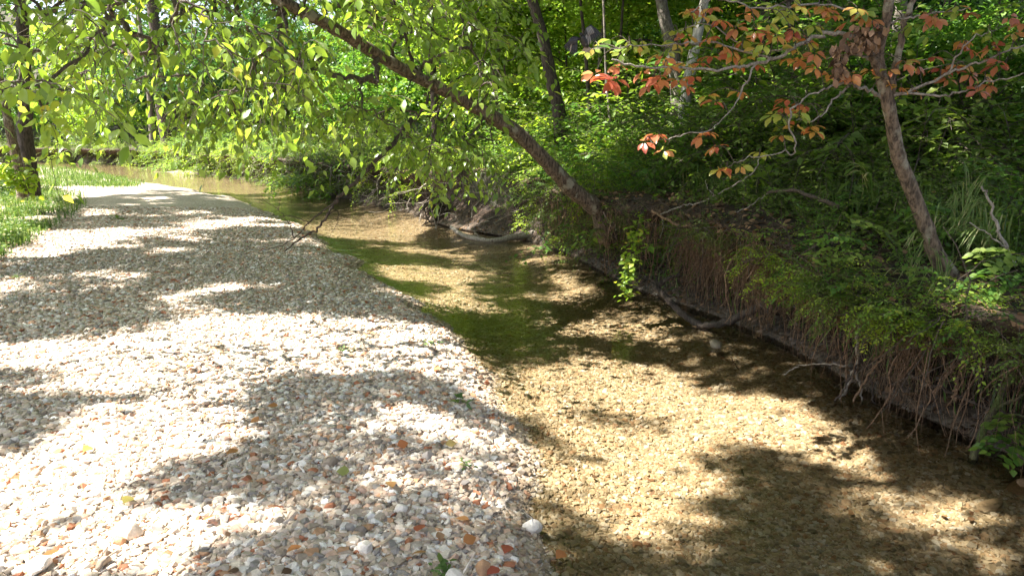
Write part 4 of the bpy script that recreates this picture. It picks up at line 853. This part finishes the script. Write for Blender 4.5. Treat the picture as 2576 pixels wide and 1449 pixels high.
stick('root', 'stout forked root hanging in the dark hollow', 'root', [(2480,855,4.0),(2440,890,4.0),(2400,925,4.0),(2370,955,4.0),(2354,990,3.98)], .006, .011, 'root', seed=6)
stick('root', 'short blunt root hanging right of the forked root', 'root', [(2420,880,4.05),(2412,940,4.0),(2402,985,4.0),(2404,1010,4.0)], .006, .010, 'root', seed=7)
stick('root', 'pale upright root bundle strand at the bank corner', 'root', [(2165,770,4.75),(2160,850,4.7),(2150,930,4.7),(2120,990,4.7),(2080,1030,4.7)], .012, .008, 'dead_wood', [([(2150,930,4.7),(2165,980,4.68),(2170,1030,4.68)], .009, .005)], seed=8)
stick('root', 'dark twisted root beside the pale root at the bank corner', 'root', [(2195,760,4.75),(2185,840,4.7),(2160,900,4.66),(2135,960,4.66),(2098,1010,4.66)], .010, .007, 'bark_dark', [([(2160,900,4.66),(2190,950,4.6),(2200,1010,4.6),(2230,1040,4.6)], .009, .005)], seed=9)
stick('dead_branch', 'bleached curving branch over the root curtain', 'branch', [(1662,540,7.4),(1710,520,7.3),(1753,512,7.2),(1799,493,7.0),(1867,455,6.8),(1901,425,6.7),(1909,400,6.7)], .009, .005, 'dead_wood', [([(1799,493,7.),(1780,475,7),(1775,455,7)], .004, .002), ([(1662,540,7.4),(1668,570,7.3),(1660,600,7.3)], .005, .002)], seed=10)
stick('dead_branch', 'second thinner bleached branch below the curving one', 'branch', [(1745,568,7.0),(1787,547,6.9),(1867,528,6.7),(1905,505,6.6),(1940,482,6.5)], .008, .004, 'dead_wood', seed=11)
stick('dead_branch', 'thick crooked root end left of the root curtain', 'branch', [(1640,530,7.4),(1677,552,7.2),(1704,566,7.1),(1745,569,7.0)], .010, .016, 'root', seed=12)
stick('dead_branch', 'long brown limb sloping right over the bank top', 'branch', [(1930,485,6.2),(2000,480,6.0),(2060,500,5.8),(2110,520,5.6)], .012, .018, 'twig', seed=13)
stick('dead_sapling', 'pale broken sapling stem standing on the bank at the right edge', 'sapling', [(2550,668,3.95),(2530,620,3.95),(2505,570,3.95),(2490,500,3.95),(2470,470,3.95)], .011, .005, 'dead_wood', [([(2545,640,3.95),(2500,600,3.9),(2440,560,3.9)], .005, .003)], seed=14)
stick('submerged_twig', 'dark bent twig lying in the near shallow water', 'twig', [(1866,1180,3.85),(1864,1210,3.75),(1840,1225,3.7),(1815,1232,3.68)], .005, .003, 'bark_dark', seed=15)
stick('submerged_twig', 'short black twig sticking out of the water below the bank', 'twig', [(1838,898,5.75),(1855,925,5.6),(1872,945,5.5)], .004, .003, 'bark_dark', seed=16)
stick('fallen_branch', 'pale thin stick reaching from the bank corner over the water', 'branch', [(1970,942,5.2),(2010,922,5.1),(2060,915,4.9),(2130,918,4.8)], .004, .006, 'dead_wood', seed=17)
# root wad in the middle distance
rs = np.random.RandomState(14); mb = MB(); c0 = at(1100, 515, 15.3)
for i in range(46):
    v = unit(np.array([rs.randn(), rs.randn()*.5, rs.randn()-.3])); P = [c0+rs.randn(3)*.1]
    for k in range(7): v = unit(v+rs.randn(3)*.35+[0, 0, -.12]); P.append(P[-1]+v*.075)
    mb.tube(np.array(P), np.linspace(.03, .006, 8)*(.5+.7*rs.rand()), 5)
o = link('root_wad', mb.me('root_wad', off=c0), M['bark_dark'], loc=c0); tag(o, 'dark upturned root wad against the sunlit bank', 'tree roots')
stick('dead_branch', 'bleached forked twigs standing in the water before the root wad', 'branch', [(1098,578,13.5),(1090,545,13.5),(1078,510,13.5)], .010, .004, 'dead_wood', [([(1098,578,13.5),(1105,540,13.5),(1115,505,13.5)], .009, .003), ([(1098,578,13.5),(1070,560,13.5)], .006, .003)], seed=18)
for i, (x0, y0, x1, y1, lb) in enumerate([(1325,520,1240,560,'bleached dead twig spray leaning down the sunlit bank'), (1350,545,1280,600,'second bleached twig spray above the pale log')]):
    subs = [([(x0-20*k, y0+10*k, 12.6), (x0-40-14*k, y0+6+12*k, 12.5), ((x0+x1)/2-10*k, y0+4+14*k, 12.4)], .006, .002) for k in range(1, 4)]
    stick('dead_branch', lb, 'branch', [(x0, y0, 12.8), ((x0+x1)/2+12, (y0+y1)/2-5, 12.5), (x1, y1, 12.3)], .011, .004, 'dead_wood', subs, 6, seed=30+i)

# ================================================================== SMALL PLANTS
def leafy_thing(name, label, cat, pts, ls, mat, tpl='ovate', n=1, group=None, stems=None, wid=1., seed=0, rlo=0., rhi=1., droop=.3):
    rs = np.random.RandomState(seed+700); pts = np.array(pts); b = pts[0]; root = empty(name, b, label, cat, group)
    if stems is not None:
        mb = MB()
        for S_, r in stems: mb.tube(S_, np.linspace(r, r*.4, len(S_)), 5, cap=False)
        link('stem', mb.me('stem', off=b), M['twig'], root)
    c = np.repeat(pts, n, 0); m = len(c); a = rs.rand(m)*6.28; d = unit(np.stack([np.cos(a), np.sin(a)-.2, -droop+rs.randn(m)*.35], 1)); nr_ = unit(np.stack([rs.randn(m)*.4, -.3+rs.randn(m)*.4, np.ones(m)], 1))
    link('foliage', leaf_mesh('foliage', c+d*ls*.15+rs.randn(m, 3)*ls*.15, d, nr_, ls*(.6+.7*rs.rand(m)), rlo+(rhi-rlo)*rs.rand(m), tpl, wid, off=b), M[mat], root); return root
V1 = wob(pxpath([(1615,520,7.3),(1605,570,7.1),(1592,620,7.0),(1582,670,6.95),(1578,705,6.95),(1574,738,6.95)]), rs, .006)
leafy_thing('hanging_vine', 'bright leafed vine trailing down in front of the dark hollow', 'vine', np.repeat(V1[3:], 9, 0)+rs.randn((len(V1)-3)*9, 3)*.04, .055, 'leaf_lime', stems=[(V1, .004)], n=1, seed=1, wid=1.2)
p = at(1628, 622, 6.9); leafy_thing('hanging_vine', 'pale green leaf rosette beside the trailing vine', 'vine', [p]*8, .085, 'leaf_under', stems=[(pxpath([(1650,560,7.1),(1640,590,7.),(1628,622,6.9)]), .003)], seed=2, rlo=.6, rhi=.9)
def tuft(label, root_px, tips, n, width, seed, mat='grass', name='grass_tuft'):
    rs = np.random.RandomState(seed); b = at(*root_px); mb = MB(); width *= .8; V = []; Fc = []; k0 = 0; rn = []
    for i in range(n):
        tp = tips[rs.randint(len(tips))]; e = at(tp[0]+rs.randn()*16, tp[1]+rs.randn()*10, tp[2]+rs.randn()*.04); s0 = b+rs.randn(3)*.02; mid = (s0+e)/2+np.array([0, 0, .45*np.linalg.norm(e-s0)])*(.5+.4*rs.rand()); P = spl([s0, mid, e], 8)
        T = np.gradient(P, axis=0); sd = unit(np.cross(T, [0, -.3, 1.])); wd = width*np.sin(np.linspace(.35, math.pi, 8))[:, None]*(.7+.5*rs.rand())
        v = np.concatenate([P-sd*wd, P+sd*wd]); V.append(v)
        for j in range(7): Fc.append([k0+j, k0+j+1, k0+8+j+1, k0+8+j]); rn.append(.5+.5*rs.rand())
        k0 += 16
    o = link(name, mesh(name, np.vstack(V)-b, [np.array(Fc)], np.array(rn)), M[mat], loc=b); return tag(o, label, 'grass', 'grass tufts on the bank')
tuft('sunlit grass tuft arching left off the bank corner', (2170,770,4.75), [(2045,745,4.6),(2060,790,4.6),(2080,760,4.6)], 9, .007, 1)
tuft('long bladed grass tuft arching below the sunlit one', (2140,815,4.75), [(2015,850,4.6),(2030,870,4.6),(2010,820,4.6),(2080,880,4.6),(2095,830,4.6)], 10, .005, 2)
tuft('broad bladed bright shoots right of the root curtain', (2200,505,5.3), [(2120,430,5.2),(2110,450,5.2),(2140,420,5.2),(2160,440,5.2)], 12, .012, 3)
tuft('thin dry grass hanging from the bank corner', (2215,820,4.6), [(2190,930,4.5),(2160,900,4.5),(2240,930,4.5),(2130,860,4.5)], 26, .0022, 4)
tuft('bright grass shoots behind the leaning tree base', (1470,470,11.), [(1455,410,10.8),(1500,430,10.8),(1440,440,10.8)], 16, .012, 5)
for i, (x, y, dp, lb) in enumerate([(2330,600,4.3,'grassy clump left of the curved trunk'),(2420,560,4.4,'grass clump right of the curved trunk'),(2480,600,4.2,'green grass clump near the right edge'),(2290,690,4.5,'grass clump under the leafy sprays by the curved trunk'),(2370,720,4.2,'grass clump at the foot of the curved trunk'),(2440,500,4.8,'tall grass clump behind the curved trunk')]):
    tuft(lb, (x, y, dp), [(x-60, y-40, dp), (x+50, y-60, dp), (x-20, y-90, dp), (x+20, y+30, dp), (x-50, y+30, dp-.1)], 46, .004, 20+i)
# compound leaf sprays on the near bank
def fern(label, L, seed, ls=.04, mat='leaf_under', lo=.3, hi=.9):
    rs = np.random.RandomState(seed); P = pxpath(L, 14); root = empty('leaf_spray', P[0], label, 'plant', 'leafy sprays on the near bank'); mb = MB(); mb.tube(P, np.linspace(.003, .001, 14), 4, cap=False); link('stem', mb.me('stem', off=P[0]), M['twig'], root)
    pos = []; d = []; nn = []
    for i in range(2, 14):
        tg = unit(P[i]-P[i-1])
        for s_ in (-1, 1):
            sd = unit(np.cross(tg, [0, -.2, 1.]))*s_
            for q in range(3): pos.append(P[i]+sd*(.01+.035*q)+rs.randn(3)*.006); d.append(unit(sd+tg*.7*(q-.5)+[0, 0, -.25]+rs.randn(3)*.12)); nn.append(unit(np.array([0, -.25, 1.])+rs.randn(3)*.25))
    link('foliage', leaf_mesh('foliage', np.array(pos), np.array(d), np.array(nn), ls*(.8+.4*rs.rand(len(pos))), lo+(hi-lo)*rs.rand(len(pos)), 'ovate', 1.3, off=P[0]), M[mat], root)
FR = [([(2200,640,4.8),(2150,600,4.7),(2090,590,4.65),(2040,600,4.6)],'leaf spray reaching left over the dark hollow'),([(2220,680,4.7),(2170,640,4.6),(2110,640,4.55),(2050,650,4.5)],'leaf spray just below the uppermost left one'),([(2230,700,4.6),(2180,690,4.55),(2120,700,4.5),(2080,720,4.5)],'low leaf spray nearest the water on the bank corner'),
      ([(2260,640,4.5),(2230,590,4.45),(2190,560,4.4),(2140,550,4.4)],'leaf spray above the bank corner grass'),([(2250,760,4.5),(2200,740,4.45),(2160,750,4.4)],'short spray of bright leaves above the root strands'),([(2300,660,4.4),(2340,700,4.2),(2310,740,4.15)],'leaf spray left of the trunk foot'),
      ([(2560,680,3.9),(2500,700,3.85),(2450,740,3.8)],'leaf spray right of the trunk foot'),([(2590,640,3.8),(2530,640,3.75),(2470,660,3.7)],'broad leaf spray near the right edge'),([(2250,560,4.7),(2300,520,4.6),(2360,520,4.6)],'leaf spray behind the lower trunk'),([(2280,800,4.45),(2230,790,4.4),(2180,800,4.4)],'lowest leaf spray above the dry grass'),
      ([(2576,1130,3.6),(2540,1120,3.55),(2500,1150,3.5)],'dark leaf spray low at the right edge'),([(2590,1060,3.6),(2560,1070,3.55),(2530,1090,3.5)],'leaf spray on the mossy twigs at the right edge')]
for i, (L, lb) in enumerate(FR): fern(lb, L, 60+i, .042, 'leaf_shrub' if i % 2 else 'leaf_under', .2, .85)
# yellow-green sapling at the left edge
rs = np.random.RandomState(71); st_ = []; pts = []
for k in range(9):
    b = at(75, 490, 15.); tp = (rs.randint(-40, 95), rs.randint(365, 470)); S_ = pxpath([(75, 490, 15.), (70+(tp[0]-70)*.4, 450, 15.), (*tp, 14.9)], 9); st_.append((S_, .008)); pts.append(np.repeat(S_[2:], 4, 0)+rs.randn(28, 3)*.09)
leafy_thing('sapling', 'young sapling with bright yellow green leaves in front of the left trunks', 'sapling', np.vstack([[st_[0][0][0]], np.vstack(pts)]), .14, 'leaf_lime', stems=st_, seed=4, rlo=.5, rhi=.95, wid=1.2)
# weeds on the gravel
for i, (x, y, s_, lb) in enumerate([(1148,992,.06,'small green weed on the sunlit gravel edge'),(870,875,.05,'low sprig growing at the edge of the shade'),(1088,852,.05,'tiny weed near the waterline bend'),(1170,1150,.04,'small weed sprout near the lower waterline'),(1115,1415,.05,'mossy sprig at the bottom of the gravel'),(42,700,.05,'yellowish weed at the left edge of the bar'),(300,552,.12,'weed patch at the far end of the grass'),(630,500,.1,'low weed at the far end of the bar')]):
    b = gp(x, y, .17); b[2] = tz(b[0], b[1])+.015; rr = np.random.RandomState(i); pts = b+np.stack([rr.randn(16)*s_*.5, rr.randn(16)*s_*.5, rr.rand(16)*s_*.5], 1)
    leafy_thing('weed', lb, 'plant', np.vstack([[b], pts]), s_*.9, 'grass', seed=40+i, group='weeds sprouting on the gravel', wid=.7, droop=0, stems=[(spl([b-[0, 0, .02], p], 4), .0012) for p in pts[:6]])
# fallen leaves
FL = [(1048,1337,.1,'red leaf lying on the lower gravel'),(1165,1345,.35,'orange leaf lying near the lower waterline'),(1420,1395,.28,'brown orange leaf at the shallow edge'),(1255,1392,.05,'dark red leaf between stones near the water'),(1280,1330,.08,'maroon leaf at the lower water edge'),(2250,912,.33,'orange leaf caught on the leaning stick'),(650,1072,.4,'curled orange leaf at the shade edge of the bar'),(150,1398,.3,'bright orange leaf in the bottom left shade'),
      (1075,1382,.55,'tan leaf near the bottom of the bar'),(700,1030,.4,'small orange leaf on sunlit gravel'),(1090,920,.5,'yellow leaf by the shade below the sprig'),(230,1130,.88,'yellow leaf at the left shadow edge'),(330,1262,.9,'greenish yellow leaf on the lower left gravel'),(515,1330,.2,'small rusty leaf on lower gravel'),(880,1200,.95,'green leaf scrap in the middle shade'),(1175,905,.3,'rusty leaf near the waterline bend'),(470,930,.35,'orange leaf on the upper sunlit gravel'),(840,870,.15,'reddish leaf below the shade band'),(1000,1130,.25,'small red leaf in the shade patch'),(600,1145,.4,'orange scrap on the bright gravel'),
      (1180,1290,.5,'tan leaf above the pale stone'),(980,1220,.6,'dull brown leaf in the lower shade'),(760,1390,.35,'orange brown leaf near the bottom'),(1120,1115,.85,'yellow leaf on the shaded bar edge')]
rs = np.random.RandomState(91)
for i, (x, y, c, lb) in enumerate(FL):
    p = gp(x, y, .17 if x < 1400 else .02)
    if x > 2000: p = at(x, y, 4.52)
    else: p[2] = max(tz(p[0], p[1]), 0)+.035
    a = rs.rand()*6.28; d = np.array([[math.cos(a), math.sin(a), .1]]); n_ = unit(np.array([[rs.randn()*.3, rs.randn()*.3-.2, 1.]]))
    o = link('fallen_leaf', leaf_mesh('fallen_leaf', np.zeros((1, 3)), d, n_, .062, np.array([c]), 'ovate', 1.5), M['dry_leaf'], loc=p); tag(o, lb, 'leaf', 'fallen leaves')
rs = np.random.RandomState(92); n = 1500; yy = 2.2+14*rs.rand(n); xx = (rs.rand(n)*2-1)*yy*.7; z, dl, dr = terrain(xx, yy); m = (dr < 0) & (rs.rand(n) < .16); xx, yy, z = xx[m], yy[m], z[m]
a = rs.rand(len(xx))*6.28; o = link('leaf_litter', leaf_mesh('leaf_litter', np.stack([xx, yy, z+.022], 1), np.stack([np.cos(a), np.sin(a), rs.randn(len(a))*.2], 1), unit(np.stack([rs.randn(len(a))*.3, rs.randn(len(a))*.3, np.ones(len(a))], 1)), .025+.025*rs.rand(len(a)), rs.rand(len(a)), 'ovate', 1.4), M['dead_leaf']); tag(o, 'scattered bits of dry leaf over stones and bed', kind='stuff')
# forest floor litter and low growth on the right bank
n = 26000; yy = 3.+16*rs.rand(n)**1.3; xx = yy*(-.1+1.0*rs.rand(n)); z, dl, dr = terrain(xx, yy); m = (dr > .5) & (dr < 9); xx, yy, z = xx[m], yy[m], z[m]; k = len(xx); a = rs.rand(k)*6.28
pos = np.stack([xx, yy, z+.02+.30*rs.rand(k)**1.5], 1); o = link('ground_cover', leaf_mesh('ground_cover', pos, np.stack([np.cos(a), np.sin(a), rs.randn(k)*.3], 1), unit(np.stack([rs.randn(k)*.4, rs.randn(k)*.4-.1, np.ones(k)], 1)), .05+.03*rs.rand(k), rs.rand(k), 'ovate', 1.2), M['leaf_shrub']); tag(o, 'low leafy growth covering the ground on top of the bank', kind='stuff')
n = 14000; yy = 3.+12*rs.rand(n); xx = yy*(.0+.9*rs.rand(n)); z, dl, dr = terrain(xx, yy); m = (dr > .35) & (dr < 6); xx, yy, z = xx[m], yy[m], z[m]; k = len(xx); a = rs.rand(k)*6.28
o = link('bank_grass', leaf_mesh('bank_grass', np.stack([xx, yy, z], 1), unit(np.stack([np.cos(a)*.5, np.sin(a)*.5, np.ones(k)], 1)), unit(np.stack([np.cos(a), np.sin(a), -.4+0*a], 1)), .18+.25*rs.rand(k), rs.rand(k), 'blade', .55), M['grass']); tag(o, 'thin green grass growing among the bank shrubs', kind='stuff')
# grass on the left
rs = np.random.RandomState(81); gpoly = [[(-300,478),(80,478),(225,492),(205,520),(150,560),(70,612),(-10,650),(-300,700)], [(-300,418),(110,415),(250,430),(365,452),(330,466),(180,470),(100,486),(-300,470)]]
pts = []
for gi, pl in enumerate(gpoly):
    pa = np.array(pl, float); n = [42000, 60000][gi]; u = pa[:, 0].min()+np.ptp(pa[:, 0])*rs.rand(n); v = pa[:, 1].min()+np.ptp(pa[:, 1])*rs.rand(n)
    j = (rs.randn(n)*9, rs.randn(n)*4); m = inpoly(u+j[0], v+j[1], pa) & (rs.rand(n) < ([1, 1][gi]))
    G = np.array([gp(a, b, .2)[:2] for a, b in zip(u[m], v[m])]); pts.append(G)
G = np.vstack(pts); z, dl, dr = terrain(G[:, 0], G[:, 1]); m = dl > .5; G = G[m]; z = z[m]; dn = fbm(G[:, 0], G[:, 1], .8, 95); m = dn > .36+.25*rs.rand(len(dn))**2; G = G[m]; z = z[m]; k = len(G); a = rs.rand(k)*6.28
o = link('grass', leaf_mesh('grass', np.c_[G, z], unit(np.stack([np.cos(a)*.5, np.sin(a)*.5, np.ones(k)], 1)), unit(np.stack([np.cos(a), np.sin(a), -.4+0*a], 1)), (.03+.10*rs.rand(k)**1.5)*(1+G[:, 1]*.02), rs.rand(k)**1.2*.95, 'blade', 1.5), M['grass']); tag(o, 'bright green grass and low weeds on the left of the gravel bar', kind='stuff')
k2 = k//2; sel = rs.choice(k, k2); a = rs.rand(k2)*6.28; o = link('low_weeds', leaf_mesh('low_weeds', np.c_[G[sel], z[sel]+.05+.10*rs.rand(k2)], unit(np.stack([np.cos(a), np.sin(a), .1+0*a], 1)), unit(np.stack([rs.randn(k2)*.4, rs.randn(k2)*.4, np.ones(k2)], 1)), .035+.03*rs.rand(k2), rs.rand(k2), 'rhomb', 1.), M['grass']); o['kind'] = 'stuff'; o['label'] = 'small leaved weeds mixed through the left grass'

# ================================================================== BIRD
def bird():
    D = 6.0; root_p = at(1470, 108, D); mb = MB()
    body = np.array([at(1463,90,D-.05), at(1466,97,D-.03), at(1471,106,D), at(1475,114,D+.02), at(1478,121,D+.04)]); B_ = spl(body, 14)
    mb.tube(B_, [.006,.014,.019,.021,.024,.029,.032,.033,.032,.029,.024,.018,.012,.005], 12, r=.3)
    def arm(L, r): P = spl(np.array([at(*p) for p in L]), 8); mb.tube(P, np.linspace(r, r*.5, 8), 8, r=.2)
    arm([(1474,108,D),(1474,92,D-.02),(1475,75,D-.03),(1488,64,D-.03)], .014); arm([(1470,108,D),(1455,98,D-.02),(1440,96,D-.03),(1430,106,D-.03)], .014)
    def feather(a, b, wd, r, yy=0.):
        a = np.array(a, float); b = np.array(b, float); P = spl([a, (a+b)/2+np.array([0, -.006, .004]), b], 6); T = unit(b-a); sd = unit(np.cross(T, [0, -1., .15])); wv_ = wd*np.array([.4,.9,1,1,.8,.15])[:, None]
        th = np.array([0, .0012, 0]); V = np.vstack([P-sd*wv_, P+sd*wv_, P-th*2]); q = []
        for j in range(5): q += [[j, j+1, 12+j+1, 12+j], [12+j, 12+j+1, 6+j+1, 6+j]]
        mb.add(V, np.array(q), r)
    for k in range(15):   # raised wing
        t = k/14; a = at(1475+14*t, 80-14*t, D-.03+.002*k); e = at(1474+44*t, 116-8*t-14*t*t, D-.02+.002*k); feather(a, e, .0048, (.75, .5)[k % 2] if k < 5 else (.12, .35)[k % 2])
    for k in range(9): t = k/8; feather(at(1475+10*t, 72-6*t, D-.045), at(1480+16*t, 92-8*t, D-.04), .006, (.55, .7)[k % 2])
    for k in range(12):   # lowered wing
        t = k/11; a = at(1452-20*t, 96+8*t, D-.03+.002*k); e = at(1450-32*t, 146-10*t-14*t*t, D-.02+.002*k); feather(a, e, .0046, (.08, .32)[k % 2] if k not in (6,) else .85)
    for k in range(7): t = k/6; feather(at(1452-16*t, 94+5*t, D-.045), at(1449-18*t, 112+3*t, D-.04), .006, (.3, .2)[k % 2])
    for k in range(9):    # tail fan
        t = k/8; feather(at(1474+4*t, 118, D+.03), at(1461+36*t, 140-8*abs(t-.4), D+.06), .0055, (.95, .78)[k % 2])
    o = link('bird', mb.me('bird', off=root_p), None, loc=root_p); m, t, p, out = nm('feathers'); a = t.nodes.new('ShaderNodeAttribute'); a.attribute_name = 'rnd'
    r = ramp(t, [(0, (.012,.012,.015)), (.3, (.03,.03,.035)), (.55, (.09,.09,.095)), (.75, (.30,.28,.27)), (.9, (.42,.33,.25))]); t.links.new(a.outputs['Fac'], r.inputs[0]); t.links.new(r.outputs[0], p.inputs['Base Color']); p.inputs['Roughness'].default_value = .6
    o.data.materials.append(m)
    b = MB(); b.tube(spl([at(1463,90,D-.05), at(1460,86,D-.06), at(1456,86,D-.065)], 5), [.012,.015,.012,.004,.001], 8); 
    h_ = link('head', b.me('head', off=root_p), m, o)
    return tag(o, 'dark flying bird with spread barred wings and a buff tail', 'bird')
bird()
for o in bpy.data.objects:
    if o.parent and o.name.split('.')[0] in ('twig', 'leaf_stalk', 'branch', 'stem', 'foliage', 'crown') : o['kind'] = 'stuff'
print('objects', len(bpy.data.objects), 'tris', sum(len(m.polygons) for m in bpy.data.meshes))
